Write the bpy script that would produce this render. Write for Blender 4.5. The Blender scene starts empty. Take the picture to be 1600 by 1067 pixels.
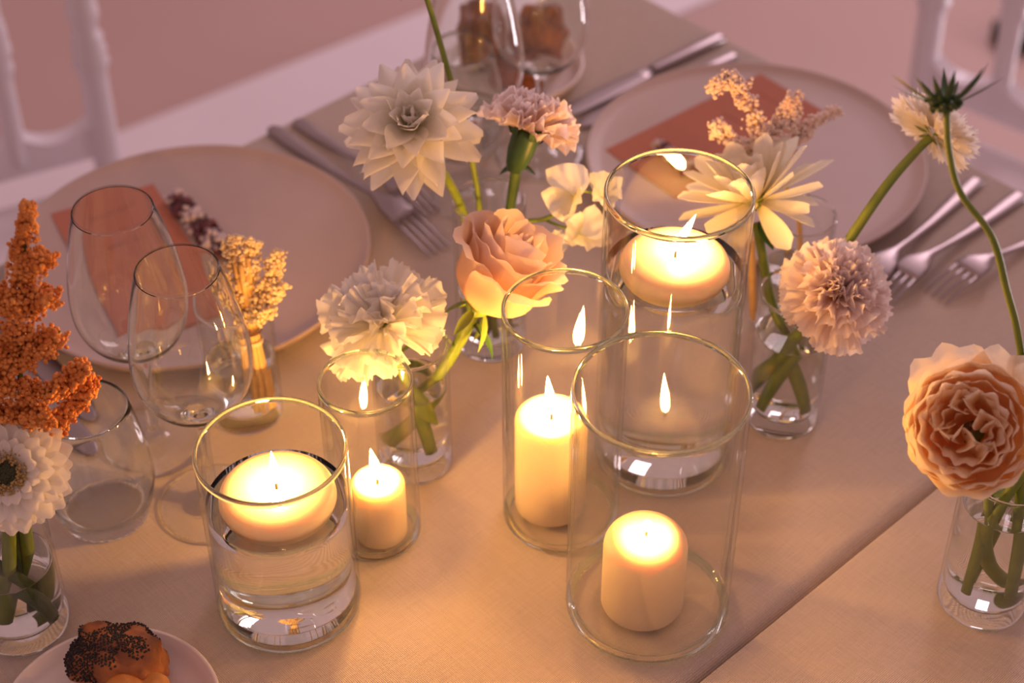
import bpy, bmesh, math, random
from math import sin, cos, pi, radians, sqrt, atan2
from mathutils import Vector, Matrix, Quaternion, noise

# ------------------------------------------------------------------ camera, world, lights, exposure
SC = bpy.context.scene
COL = SC.collection
cam_d = bpy.data.cameras.new('camera')
cam = bpy.data.objects.new('camera', cam_d)
COL.objects.link(cam)
cam.location = (0, 0, 0.8487)
cam.rotation_euler = (Matrix.Rotation(radians(90 - 41.282), 3, 'X') @ Matrix.Rotation(radians(-0.255), 3, 'Z')).to_euler()
cam_d.sensor_fit = 'HORIZONTAL'
cam_d.sensor_width = 36.0
cam_d.lens = 2792.35 / 1600 * 36.0
cam_d.clip_start = 0.02
cam_d.dof.use_dof = True
cam_d.dof.focus_distance = 1.03
cam_d.dof.aperture_fstop = 5.2
SC.camera = cam

SC.view_settings.view_transform = 'Standard'
SC.view_settings.look = 'None'
SC.view_settings.exposure = 0.0
SC.view_settings.gamma = 1.0
SC.view_settings.use_curve_mapping = False

world = bpy.data.worlds.new('room_air')
SC.world = world
world.use_nodes = True
bg = world.node_tree.nodes['Background']
bg.inputs[0].default_value = (0.79, 0.47, 0.475, 1)
bg.inputs[1].default_value = 0.57

def area_light(name, loc, target, sx, sy, power, color):
    d = bpy.data.lights.new(name, 'AREA')
    d.shape = 'RECTANGLE'; d.size = sx; d.size_y = sy; d.energy = power; d.color = color
    o = bpy.data.objects.new(name, d); COL.objects.link(o)
    o.location = loc
    o.rotation_euler = (Vector(target) - Vector(loc)).to_track_quat('-Z', 'Y').to_euler()
    return o
area_light('window_light', (1.6, 4.6, 1.9), (0.0, 1.1, -0.1), 0.9, 2.2, 58, (1.0, 0.74, 0.84))
area_light('floor_level_light', (1.60, 1.98, -0.47), (0.0, 1.18, 0.15), 0.13, 0.52, 9, (1.0, 0.86, 0.93))

FLAME_L = 420.0          # radiance of a candle flame
cy = SC.cycles
cy.max_bounces = 24; cy.transparent_max_bounces = 96
cy.transmission_bounces = 18; cy.glossy_bounces = 8; cy.diffuse_bounces = 3
cy.caustics_reflective = True; cy.caustics_refractive = True
cy.blur_glossy = 0.6
cy.sample_clamp_indirect = 4.0
cy.use_denoising = True

# ------------------------------------------------------------------ materials
def new_mat(name):
    m = bpy.data.materials.new(name); m.use_nodes = True
    nt = m.node_tree; nt.nodes.clear()
    out = nt.nodes.new('ShaderNodeOutputMaterial')
    return m, nt, out
def N(nt, kind, **kw):
    n = nt.nodes.new(kind)
    for k, v in kw.items():
        if k.startswith('i_'):
            key = k[2:]
            n.inputs[int(key) if key.isdigit() else key.replace('_', ' ')].default_value = v
        else: setattr(n, k, v)
    return n
def rgba(c): return (c[0], c[1], c[2], 1)

def mix_rgb(nt, fac, a, b):
    n = nt.nodes.new('ShaderNodeMix'); n.data_type = 'RGBA'
    if hasattr(fac, 'is_output') or hasattr(fac, 'links'): nt.links.new(fac, n.inputs[0])
    else: n.inputs[0].default_value = fac
    for s, v in ((6, a), (7, b)):
        if hasattr(v, 'links'): nt.links.new(v, n.inputs[s])
        else: n.inputs[s].default_value = rgba(v)
    return n.outputs[2]

def principled(name, color, rough=0.5, metal=0.0, spec=0.5, noise_scale=0, color2=None, bump=0.0, bump_scale=200, bump_dist=0.001, sss=0, sss_radius=(1, .5, .25), sss_scale=0.01, transl=0):
    m, nt, out = new_mat(name)
    p = N(nt, 'ShaderNodeBsdfPrincipled')
    p.inputs['Roughness'].default_value = rough
    p.inputs['Metallic'].default_value = metal
    p.inputs['Specular IOR Level'].default_value = spec
    tc = N(nt, 'ShaderNodeTexCoord')
    if color2 is not None:
        t = N(nt, 'ShaderNodeTexNoise'); t.inputs['Scale'].default_value = noise_scale; t.inputs['Detail'].default_value = 4
        nt.links.new(tc.outputs['Object'], t.inputs['Vector'])
        r = N(nt, 'ShaderNodeValToRGB'); r.color_ramp.elements[0].position = .35; r.color_ramp.elements[1].position = .65
        r.color_ramp.elements[0].color = rgba(color); r.color_ramp.elements[1].color = rgba(color2)
        nt.links.new(t.outputs[0], r.inputs[0]); nt.links.new(r.outputs[0], p.inputs['Base Color'])
    else: p.inputs['Base Color'].default_value = rgba(color)
    if bump:
        t = N(nt, 'ShaderNodeTexNoise'); t.inputs['Scale'].default_value = bump_scale; t.inputs['Detail'].default_value = 5
        nt.links.new(tc.outputs['Object'], t.inputs['Vector'])
        b = N(nt, 'ShaderNodeBump'); b.inputs['Strength'].default_value = bump; b.inputs['Distance'].default_value = bump_dist
        nt.links.new(t.outputs[0], b.inputs['Height']); nt.links.new(b.outputs[0], p.inputs['Normal'])
    if sss:
        p.inputs['Subsurface Weight'].default_value = sss
        p.inputs['Subsurface Radius'].default_value = sss_radius
        p.inputs['Subsurface Scale'].default_value = sss_scale
    nt.links.new(p.outputs[0], out.inputs[0])
    return m

def petal_mat(name, base, mid, tip, transl=0.4, vein=0.12, rough=0.55, p1=.25, p2=.75, sat_tr=None):
    """pigment runs from claw to tip along the petal's own length (UV v); thin translucent tissue"""
    m, nt, out = new_mat(name)
    uv = N(nt, 'ShaderNodeUVMap')
    sep = N(nt, 'ShaderNodeSeparateXYZ'); nt.links.new(uv.outputs[0], sep.inputs[0])
    r = N(nt, 'ShaderNodeValToRGB'); e = r.color_ramp.elements
    e[0].position = 0.0; e[0].color = rgba(base)
    e[1].position = 1.0; e[1].color = rgba(tip)
    k = e.new(p1); k.color = rgba([(a + b) / 2 for a, b in zip(base, mid)])
    k = e.new((p1 + p2) / 2); k.color = rgba(mid)
    nt.links.new(sep.outputs[1], r.inputs[0])
    mp = N(nt, 'ShaderNodeMapping'); mp.inputs['Scale'].default_value = (16, 1.2, 1)
    nt.links.new(uv.outputs[0], mp.inputs[0])
    nz = N(nt, 'ShaderNodeTexNoise'); nz.inputs['Scale'].default_value = 3.0; nz.inputs['Detail'].default_value = 3
    nt.links.new(mp.outputs[0], nz.inputs['Vector'])
    dark = N(nt, 'ShaderNodeMix'); dark.data_type = 'RGBA'; dark.blend_type = 'MULTIPLY'; dark.inputs[0].default_value = vein
    nt.links.new(r.outputs[0], dark.inputs[6]); nt.links.new(nz.outputs[1], dark.inputs[7])
    b = N(nt, 'ShaderNodeBump'); b.inputs['Strength'].default_value = .25; b.inputs['Distance'].default_value = .0006
    nt.links.new(nz.outputs[0], b.inputs['Height'])
    p = N(nt, 'ShaderNodeBsdfPrincipled'); p.inputs['Roughness'].default_value = rough; p.inputs['Specular IOR Level'].default_value = .25
    nt.links.new(dark.outputs[2], p.inputs['Base Color']); nt.links.new(b.outputs[0], p.inputs['Normal'])
    t = N(nt, 'ShaderNodeBsdfTranslucent'); nt.links.new(dark.outputs[2], t.inputs[0])
    mx = N(nt, 'ShaderNodeMixShader'); mx.inputs[0].default_value = transl
    nt.links.new(p.outputs[0], mx.inputs[1]); nt.links.new(t.outputs[0], mx.inputs[2])
    nt.links.new(mx.outputs[0], out.inputs[0])
    return m

def thin_glass(name, tint=(0.989, 0.993, 0.989), ior=1.48):
    """blown glass wall: passes light straight through, mirrors by Fresnel on both faces; the slight
    green of the glass deepens with the length of the path through the wall (Beer's law, 1 / cos)"""
    m, nt, out = new_mat(name)
    g = N(nt, 'ShaderNodeNewGeometry')
    mr = N(nt, 'ShaderNodeMapRange'); mr.inputs[3].default_value = ior; mr.inputs[4].default_value = 1 / ior
    nt.links.new(g.outputs['Backfacing'], mr.inputs[0])
    f = N(nt, 'ShaderNodeFresnel'); nt.links.new(mr.outputs[0], f.inputs[0])
    d = N(nt, 'ShaderNodeVectorMath', operation='DOT_PRODUCT'); nt.links.new(g.outputs['Normal'], d.inputs[0]); nt.links.new(g.outputs['Incoming'], d.inputs[1])
    ab = N(nt, 'ShaderNodeMath', operation='ABSOLUTE'); nt.links.new(d.outputs['Value'], ab.inputs[0])
    mx0 = N(nt, 'ShaderNodeMath', operation='MAXIMUM'); mx0.inputs[1].default_value = .05; nt.links.new(ab.outputs[0], mx0.inputs[0])
    dv = N(nt, 'ShaderNodeMath', operation='DIVIDE'); dv.inputs[0].default_value = .42; nt.links.new(mx0.outputs[0], dv.inputs[1])
    cc = N(nt, 'ShaderNodeCombineColor')
    for k in range(3):
        pw = N(nt, 'ShaderNodeMath', operation='POWER'); pw.inputs[0].default_value = tint[k]; nt.links.new(dv.outputs[0], pw.inputs[1]); nt.links.new(pw.outputs[0], cc.inputs[k])
    t = N(nt, 'ShaderNodeBsdfTransparent'); nt.links.new(cc.outputs[0], t.inputs[0])
    gl = N(nt, 'ShaderNodeBsdfGlossy'); gl.inputs['Roughness'].default_value = 0.0
    mx = N(nt, 'ShaderNodeMixShader')
    nt.links.new(f.outputs[0], mx.inputs[0]); nt.links.new(t.outputs[0], mx.inputs[1]); nt.links.new(gl.outputs[0], mx.inputs[2])
    nt.links.new(mx.outputs[0], out.inputs[0])
    return m
def solid_glass(name, color=(1, 1, 1), ior=1.48):
    m, nt, out = new_mat(name)
    g = N(nt, 'ShaderNodeBsdfGlass'); g.inputs['Color'].default_value = rgba(color); g.inputs['Roughness'].default_value = 0.0
    g.inputs['IOR'].default_value = ior
    nt.links.new(g.outputs[0], out.inputs[0])
    return m

def linen(name, c1, c2):
    m, nt, out = new_mat(name)
    tc = N(nt, 'ShaderNodeTexCoord')
    p = N(nt, 'ShaderNodeBsdfPrincipled'); p.inputs['Roughness'].default_value = .9; p.inputs['Specular IOR Level'].default_value = .12
    p.inputs['Sheen Weight'].default_value = .15
    hs = []
    for ax in (0, 1):
        mp = N(nt, 'ShaderNodeMapping'); mp.inputs['Scale'].default_value = (1, .06, 1) if ax == 0 else (.06, 1, 1)
        nt.links.new(tc.outputs['Object'], mp.inputs[0])
        nz = N(nt, 'ShaderNodeTexNoise'); nz.inputs['Scale'].default_value = 750; nz.inputs['Detail'].default_value = 2
        nt.links.new(mp.outputs[0], nz.inputs['Vector'])
        w = N(nt, 'ShaderNodeTexWave'); w.bands_direction = 'X' if ax == 0 else 'Y'; w.inputs['Scale'].default_value = 290
        w.inputs['Distortion'].default_value = .6; w.inputs['Detail'].default_value = 1; w.inputs['Detail Scale'].default_value = .2
        nt.links.new(tc.outputs['Object'], w.inputs['Vector'])
        a = N(nt, 'ShaderNodeMath', operation='MULTIPLY'); nt.links.new(nz.outputs[0], a.inputs[0]); a.inputs[1].default_value = 1.3
        b = N(nt, 'ShaderNodeMath', operation='ADD'); nt.links.new(a.outputs[0], b.inputs[0]); nt.links.new(w.outputs[1], b.inputs[1])
        hs.append(b)
    s = N(nt, 'ShaderNodeMath', operation='ADD'); nt.links.new(hs[0].outputs[0], s.inputs[0]); nt.links.new(hs[1].outputs[0], s.inputs[1])
    mr = N(nt, 'ShaderNodeMapRange'); mr.inputs[1].default_value = .9; mr.inputs[2].default_value = 2.6
    nt.links.new(s.outputs[0], mr.inputs[0])
    nt.links.new(mix_rgb(nt, mr.outputs[0], c1, c2), p.inputs['Base Color'])
    bp = N(nt, 'ShaderNodeBump'); bp.inputs['Strength'].default_value = .55; bp.inputs['Distance'].default_value = .0006
    nt.links.new(s.outputs[0], bp.inputs['Height'])
    wr = N(nt, 'ShaderNodeTexNoise'); wr.inputs['Scale'].default_value = 7; wr.inputs['Detail'].default_value = 2
    nt.links.new(tc.outputs['Object'], wr.inputs['Vector'])
    b2 = N(nt, 'ShaderNodeBump'); b2.inputs['Strength'].default_value = .5; b2.inputs['Distance'].default_value = .006
    nt.links.new(wr.outputs[0], b2.inputs['Height']); nt.links.new(bp.outputs[0], b2.inputs['Normal'])
    nt.links.new(b2.outputs[0], p.inputs['Normal'])
    nt.links.new(p.outputs[0], out.inputs[0])
    return m

def flame_mat():
    m, nt, out = new_mat('flame')
    uv = N(nt, 'ShaderNodeUVMap'); sep = N(nt, 'ShaderNodeSeparateXYZ'); nt.links.new(uv.outputs[0], sep.inputs[0])
    r = N(nt, 'ShaderNodeValToRGB'); e = r.color_ramp.elements
    e[0].position = 0; e[0].color = (.10, .055, .03, 1)
    e[1].position = 1; e[1].color = (1.0, .46, .10, 1)
    k = e.new(.25); k.color = (1.0, .47, .11, 1)
    nt.links.new(sep.outputs[1], r.inputs[0])
    em = N(nt, 'ShaderNodeEmission'); em.inputs[1].default_value = FLAME_L
    nt.links.new(r.outputs[0], em.inputs[0])
    t = N(nt, 'ShaderNodeBsdfTransparent')
    ad = N(nt, 'ShaderNodeAddShader'); nt.links.new(em.outputs[0], ad.inputs[0]); nt.links.new(t.outputs[0], ad.inputs[1])
    nt.links.new(ad.outputs[0], out.inputs[0])
    return m

def card_mat():
    m, nt, out = new_mat('card_stock')
    tc = N(nt, 'ShaderNodeTexCoord')
    p = N(nt, 'ShaderNodeBsdfPrincipled'); p.inputs['Roughness'].default_value = .8; p.inputs['Specular IOR Level'].default_value = .1
    # faint unreadable printed lines across the upper half
    sp = N(nt, 'ShaderNodeSeparateXYZ'); nt.links.new(tc.outputs['Object'], sp.inputs[0])
    w = N(nt, 'ShaderNodeMath', operation='PINGPONG'); w.inputs[1].default_value = .011; nt.links.new(sp.outputs[1], w.inputs[0])
    l1 = N(nt, 'ShaderNodeMath', operation='LESS_THAN'); l1.inputs[1].default_value = .0012; nt.links.new(w.outputs[0], l1.inputs[0])
    ax = N(nt, 'ShaderNodeMath', operation='ABSOLUTE'); nt.links.new(sp.outputs[0], ax.inputs[0])
    l2 = N(nt, 'ShaderNodeMath', operation='LESS_THAN'); l2.inputs[1].default_value = .021; nt.links.new(ax.outputs[0], l2.inputs[0])
    l3 = N(nt, 'ShaderNodeMath', operation='GREATER_THAN'); l3.inputs[1].default_value = .02; nt.links.new(sp.outputs[1], l3.inputs[0])
    l4 = N(nt, 'ShaderNodeMath', operation='LESS_THAN'); l4.inputs[1].default_value = .07; nt.links.new(sp.outputs[1], l4.inputs[0])
    nz = N(nt, 'ShaderNodeTexNoise'); nz.inputs['Scale'].default_value = 170; nt.links.new(tc.outputs['Object'], nz.inputs['Vector'])
    l5 = N(nt, 'ShaderNodeMath', operation='GREATER_THAN'); l5.inputs[1].default_value = .47; nt.links.new(nz.outputs[0], l5.inputs[0])
    cur = l1
    for x in (l2, l3, l4, l5):
        k = N(nt, 'ShaderNodeMath', operation='MULTIPLY'); nt.links.new(cur.outputs[0], k.inputs[0]); nt.links.new(x.outputs[0], k.inputs[1]); cur = k
    k = N(nt, 'ShaderNodeMath', operation='MULTIPLY'); nt.links.new(cur.outputs[0], k.inputs[0]); k.inputs[1].default_value = .45
    nt.links.new(mix_rgb(nt, k.outputs[0], (.47, .185, .120), (.20, .07, .05)), p.inputs['Base Color'])
    nt.links.new(p.outputs[0], out.inputs[0])
    return m

M = {
 'linen': linen('linen_cloth', (.425, .345, .288), (.645, .545, .465)),
 'wood': principled('plywood', (.42, .30, .18), .6, noise_scale=20, color2=(.36, .25, .15)),
 'steel_leg': principled('table_leg_metal', (.3, .3, .31), .4, metal=1),
 'floor': principled('floor_paint', (.525, .365, .325), .65, noise_scale=2.2, color2=(.49, .34, .303)),
 'floor_strip': principled('pale_floor_band', (.78, .715, .745), .6, noise_scale=4, color2=(.75, .69, .72)),
 'thin': thin_glass('glass_wall'),
 'solid': solid_glass('glass_solid', (.99, 1, .99)),
 'rim': solid_glass('glass_rim', (.88, .96, .90)),
 'water': solid_glass('water', (.99, .995, .985), 1.333),
 'wax': principled('ivory_wax', (.58, .48, .345), .45, spec=.35, sss=1, sss_radius=(1.0, .66, .36), sss_scale=.017),
 'wick': principled('burnt_wick', (.02, .015, .012), .9),
 'flame': flame_mat(),
 'ceramic': principled('matte_stoneware', (.495, .380, .338), .45, spec=.35, noise_scale=30, color2=(.48, .368, .327)),
 'porcelain': principled('glazed_porcelain', (.84, .75, .70), .3),
 'card': card_mat(),
 'steel': principled('cutlery_steel', (.38, .32, .32), .42, metal=1.0),
 'chair': principled('chair_paint', (.74, .70, .74), .35),
 'cushion': principled('seat_fabric', (.82, .77, .80), .9, bump=.2, bump_scale=400),
 'dark': principled('dark_block', (.02, .014, .006), .5),
 'stem': principled('green_stem', (.13, .20, .02), .5, noise_scale=60, color2=(.20, .26, .03)),
 'stem_dark': principled('dark_green_stem', (.03, .07, .012), .45, noise_scale=60, color2=(.06, .11, .02)),
 'leaf': principled('dark_leaf', (.025, .07, .015), .4, noise_scale=80, color2=(.04, .10, .02)),
 'dahlia': petal_mat('dahlia_petal', (.72, .62, .12), (.96, .92, .78), (.97, .95, .89), .46, vein=.05, p1=.08, p2=.4),
 'dahlia2': petal_mat('cream_dahlia_petal', (.70, .60, .18), (.94, .87, .64), (.95, .91, .80), .42, vein=.05, p1=.1, p2=.5),
 'pinkc': petal_mat('pink_carnation_petal', (.95, .66, .50), (.97, .81, .74), (.98, .88, .84), .5, vein=.05, p1=.2, p2=.7),
 'whitec': petal_mat('white_carnation_petal', (.92, .86, .52), (.95, .92, .84), (.96, .94, .90), .48, vein=.05, p1=.1, p2=.4),
 'rose': petal_mat('peach_rose_petal', (.92, .58, .26), (.93, .62, .40), (.95, .77, .64), .36, vein=.04, p1=.25, p2=.85),
 'garden': petal_mat('apricot_rose_petal', (.97, .60, .22), (.97, .72, .42), (.97, .85, .68), .55, vein=.04, p1=.25, p2=.85),
 'gerbera': petal_mat('gerbera_petal', (.88, .80, .55), (.94, .90, .80), (.95, .92, .85), .42, vein=.05, p1=.08, p2=.4),
 'scab': petal_mat('scabiosa_petal', (.85, .75, .48), (.92, .84, .70), (.95, .90, .82), .48, vein=.05, p1=.15, p2=.6),
 'sweet': petal_mat('sweet_pea_petal', (.90, .85, .42), (.94, .90, .74), (.95, .92, .84), .48, vein=.05, p1=.12, p2=.5),
 'disc_dark': principled('gerbera_eye', (.05, .055, .02), .8),
 'stamen': principled('gerbera_stamen', (.45, .30, .10), .7),
 'astilbe': principled('rust_astilbe_floret', (.60, .19, .03), .8, noise_scale=90, color2=(.78, .33, .08)),
 'astilbe_pale': principled('cream_astilbe_floret', (.86, .64, .52), .8, noise_scale=90, color2=(.90, .74, .62)),
 'dried': principled('dried_cream_floret', (.78, .58, .33), .85, noise_scale=120, color2=(.86, .70, .46)),
 'straw': principled('dried_straw_stem', (.72, .43, .14), .6, noise_scale=150, color2=(.80, .52, .20)),
 'twine': principled('brown_twine', (.16, .06, .02), .9),
 'ribbon': principled('cream_band', (.82, .62, .36), .7),
 'purple': principled('plum_dried_floret', (.09, .035, .045), .9, noise_scale=90, color2=(.20, .08, .09)),
 'greywhite': principled('greyish_dried_floret', (.62, .52, .52), .9),
 'crust': principled('bread_crust', (.15, .04, .012), .55, noise_scale=55, color2=(.46, .16, .032), bump=.5, bump_scale=110, bump_dist=.003),
 'crust2': principled('golden_crust', (.60, .22, .04), .45, noise_scale=40, color2=(.72, .33, .08), bump=.4, bump_scale=70, bump_dist=.003),
 'crust_dark': principled('dark_crust', (.14, .035, .010), .55, noise_scale=40, color2=(.30, .09, .02), bump=.4, bump_scale=90, bump_dist=.003),
 'poppy': principled('poppy_seed', (.025, .02, .018), .7),
}

# ------------------------------------------------------------------ helpers
def mesh_of(name, verts, faces, uvs=None, smooth=True, mat_idx=None):
    me = bpy.data.meshes.new(name)
    me.from_pydata([tuple(v) for v in verts], [], faces)
    if smooth: me.polygons.foreach_set('use_smooth', [True] * len(me.polygons))
    if mat_idx: me.polygons.foreach_set('material_index', mat_idx)
    if uvs:
        l = me.uv_layers.new(name='UVMap')
        for lp in me.loops: l.data[lp.index].uv = uvs[lp.vertex_index]
    me.update()
    return me
def add(name, me, mats=None, parent=None, world_m=None, label=None, kind=None):
    if mats is not None and not me.materials:
        for m in (mats if isinstance(mats, (list, tuple)) else [mats]): me.materials.append(M[m])
    o = bpy.data.objects.new(name, me); COL.objects.link(o)
    wm = world_m if world_m is not None else Matrix.Identity(4)
    if parent is not None:
        o.parent = parent
        o.matrix_local = WM[parent.name].inverted() @ wm
    else: o.matrix_local = wm
    WM[o.name] = wm.copy()
    if label: o['label'] = label
    if kind: o['kind'] = kind
    return o
WM = {}
def thing(name, loc, label, cat, rotz=0.0, group=None):
    o = bpy.data.objects.new(name, None); COL.objects.link(o)
    o.empty_display_size = .02
    wm = Matrix.Translation(loc) @ Matrix.Rotation(rotz, 4, 'Z')
    o.matrix_local = wm; WM[o.name] = wm
    return tag(o, label, cat, group)
def tag(o, label, cat, group=None):
    o['label'] = label; o['category'] = cat
    if group: o['group'] = group
    return o
def struct(o): o['kind'] = 'structure'; return o
def frame(pos, axis, twist=0.0):
    q = Vector(axis).normalized().to_track_quat('Z', 'Y')
    return Matrix.Translation(pos) @ q.to_matrix().to_4x4() @ Matrix.Rotation(twist, 4, 'Z')
def T(*p): return Matrix.Translation(p)
def RZ(a): return Matrix.Rotation(a, 4, 'Z')
def RX(a): return Matrix.Rotation(a, 4, 'X')
def RY(a): return Matrix.Rotation(a, 4, 'Y')

def lathe(name, prof, n=48, mat_fn=None, uv=False):
    """closed or open profile [(r,z)...] turned about z; outward when listed bottom->top outside"""
    verts, faces, idx, uvs = [], [], [], []
    rings = []
    for k, (r, z) in enumerate(prof):
        if r < 1e-7:
            rings.append([len(verts)]); verts.append((0, 0, z)); uvs.append((0, k / (len(prof) - 1)))
        else:
            rings.append(list(range(len(verts), len(verts) + n)))
            for i in range(n):
                a = 2 * pi * i / n; verts.append((r * cos(a), r * sin(a), z)); uvs.append((i / n, k / (len(prof) - 1)))
    for k in range(len(prof) - 1):
        A, B = rings[k], rings[k + 1]
        mi = mat_fn(k, prof[k], prof[k + 1]) if mat_fn else 0
        if len(A) == 1 and len(B) == 1: continue
        for i in range(n):
            j = (i + 1) % n
            if len(A) == 1: f = (A[0], B[j], B[i])
            elif len(B) == 1: f = (A[i], A[j], B[0])
            else: f = (A[i], A[j], B[j], B[i])
            faces.append(f); idx.append(mi)
    return mesh_of(name, verts, faces, uvs if uv else None, True, idx if mat_fn else None)

def spline(pts, rad, sub=6):
    P = [Vector(p) for p in pts]; out = []; ro = []
    if not isinstance(rad, (list, tuple)): rad = [rad] * len(P)
    for i in range(len(P) - 1):
        p0 = P[i - 1] if i > 0 else P[i] * 2 - P[i + 1]
        p3 = P[i + 2] if i + 2 < len(P) else P[i + 1] * 2 - P[i]
        for s in range(sub):
            t = s / sub
            out.append(.5 * ((2 * P[i]) + (P[i + 1] - p0) * t + (2 * p0 - 5 * P[i] + 4 * P[i + 1] - p3) * t * t + (3 * P[i] - p0 - 3 * P[i + 1] + p3) * t ** 3))
            ro.append(rad[i] * (1 - t) + rad[i + 1] * t)
    out.append(P[-1]); ro.append(rad[-1])
    return out, ro
def tube_data(pts, rad, n=8, sub=6):
    C, Rr = spline(pts, rad, sub)
    verts, faces = [], []
    up = Vector((0.31, 0.2, 0.93)).normalized()
    t0 = (C[1] - C[0]).normalized()
    u = t0.cross(up)
    if u.length < 1e-3: u = t0.cross(Vector((1, 0, 0)))
    u.normalize()
    for i, c in enumerate(C):
        t = (C[min(i + 1, len(C) - 1)] - C[max(i - 1, 0)]).normalized()
        u = (u - t * u.dot(t)).normalized(); w = t.cross(u)
        for k in range(n):
            a = 2 * pi * k / n
            verts.append(c + (u * cos(a) + w * sin(a)) * Rr[i])
    for i in range(len(C) - 1):
        for k in range(n):
            j = (k + 1) % n
            faces.append((i * n + k, i * n + j, (i + 1) * n + j, (i + 1) * n + k))
    faces.append(tuple(reversed(range(n)))); faces.append(tuple(range((len(C) - 1) * n, len(C) * n)))
    return verts, faces
def tube(name, pts, rad, n=8, sub=6):
    v, f = tube_data(pts, rad, n, sub)
    return mesh_of(name, v, f)
def box_mesh(name, x0, x1, y0, y1, z0, z1, bev=0.0):
    bm = bmesh.new()
    vs = [bm.verts.new((x, y, z)) for x in (x0, x1) for y in (y0, y1) for z in (z0, z1)]
    for f in ((0, 1, 3, 2), (4, 6, 7, 5), (0, 4, 5, 1), (2, 3, 7, 6), (0, 2, 6, 4), (1, 5, 7, 3)): bm.faces.new([vs[i] for i in f])
    bmesh.ops.recalc_face_normals(bm, faces=bm.faces)
    if bev: bmesh.ops.bevel(bm, geom=bm.edges[:], offset=bev, segments=2, affect='EDGES', profile=.6)
    me = bpy.data.meshes.new(name); bm.to_mesh(me); bm.free()
    return me

ICO = None
def ico():
    global ICO
    if ICO is None:
        bm = bmesh.new(); bmesh.ops.create_icosphere(bm, subdivisions=1, radius=1)
        ICO = ([v.co.copy() for v in bm.verts], [tuple(v.index for v in f.verts) for f in bm.faces]); bm.free()
    return ICO
def blobs(name, items, rng, squash=.25):
    """many tiny florets joined: items = [(pos, radius)]"""
    V, F = ico(); verts, faces = [], []
    for p, r in items:
        b = len(verts); s = [1 + rng.uniform(-squash, squash) for _ in range(3)]
        q = Quaternion((rng.gauss(0, 1), rng.gauss(0, 1), rng.gauss(0, 1), rng.gauss(0, 1))).normalized()
        for v in V:
            w = q @ Vector((v.x * s[0], v.y * s[1], v.z * s[2])); verts.append(Vector(p) + w * r)
        for f in F: faces.append(tuple(i + b for i in f))
    return mesh_of(name, verts, faces)

# petals ---------------------------------------------------------------
def petal(name, L, W, prof, bend=(0, 0), cup=0.0, ruf=0.0, rn=3.0, ser=0.0, rnd=0.0, nu=8, nv=8, seed=0, fold=0.0, twist=0.0):
    rng = random.Random(seed); ph = rng.uniform(0, 6.28); ph2 = rng.uniform(0, 6.28); jit = [rng.uniform(-1, 1) for _ in range(nu + 1)]
    verts, uvs, faces = [], [], []
    y = z = 0.0
    for j in range(nv + 1):
        v = j / nv
        if j:
            a = bend[0] + (bend[1] - bend[0]) * (v - .5 / nv)
            y += cos(a) * L / nv; z += sin(a) * L / nv
        a = bend[0] + (bend[1] - bend[0]) * v
        ny, nz = -sin(a), cos(a)
        w = W * prof(v)
        for i in range(nu + 1):
            u = -1 + 2 * i / nu
            d = cup * W * u * u * (w / W) + fold * W * abs(u) * (w / W)
            d += ruf * v * v * (sin(rn * pi * u + ph) + .5 * sin(rn * 2.3 * pi * u + ph2)) + twist * u * v * W
            e = -rnd * L * u * u * v * v + (ser * L * (jit[i] * .5 + (.5 if i % 2 else -.5)) * max(0, v - .75) * 4 if ser else 0)
            verts.append((u * w, y + cos(a) * e + ny * d, z + sin(a) * e + nz * d))
            uvs.append((u * .5 + .5, v))
    for j in range(nv):
        for i in range(nu):
            k = j * (nu + 1) + i
            faces.append((k, k + 1, k + nu + 2, k + nu + 1))
    return mesh_of(name, verts, faces, uvs)
def cup_petal(name, r0, rmax, h, span, flare, lip=0.0, wav=0.0, nu=12, nv=10, seed=0, bulge=.55, point=0.0):
    """petal that wraps the z axis: bulging bowl, then the tip flares out (or in) and rolls over"""
    rng = random.Random(seed); p1, p2 = rng.uniform(0, 6.28), rng.uniform(0, 6.28)
    verts, uvs, faces = [], [], []
    for j in range(nv + 1):
        v = j / nv
        tp = sin(min(1, .22 + v * 1.15) * pi / 2) if v < .68 else sqrt(max(0.0, 1 - ((v - .60) / .47) ** 2 * .62))
        for i in range(nu + 1):
            u = -1 + 2 * i / nu
            th = u * span * .5 * tp
            vv = v * (1 - .10 * abs(u) ** 3) + point * v ** 6 * max(0, 1 - abs(u) * 2.2)
            r = r0 + (rmax - r0) * sin(min(vv / bulge, 1) * pi / 2) + flare * max(0, vv - bulge) ** 2 / (1 - bulge) ** 2
            z = h * vv - lip * max(0, vv - .78) ** 2 / .05
            r += wav * vv ** 2 * sin(2.6 * pi * u + p1) ; z += wav * .7 * vv ** 3 * sin(3.3 * pi * u + p2)
            r += .10 * abs(u) ** 3 * flare * vv
            verts.append((r * sin(th), -r * cos(th), z)); uvs.append((u * .5 + .5, v))
    for j in range(nv):
        for i in range(nu):
            k = j * (nu + 1) + i
            faces.append((k, k + 1, k + nu + 2, k + nu + 1))
    return mesh_of(name, verts, faces, uvs)
p_dahlia = lambda v: max(.02, (sin(pi * min(1, v ** .8 * .98)) ** .75) * (1 if v < .5 else 1 - .25 * (v - .5) * 2 * (v)) + .12 * (1 - v))
p_round = lambda v: .22 + .78 * sin(pi * min(.5, v * .62)) if v < .8 else (.22 + .78 * sin(pi * .496)) * sqrt(max(.03, 1 - ((v - .8) / .2) ** 2 * .97))
p_fan = lambda v: .10 + .90 * v ** .85
p_spoon = lambda v: (.30 + .70 * sin(pi * .5 * min(1, v / .75))) * (1 if v < .78 else sqrt(max(.03, 1 - ((v - .78) / .22) ** 2 * .97)))

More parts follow.
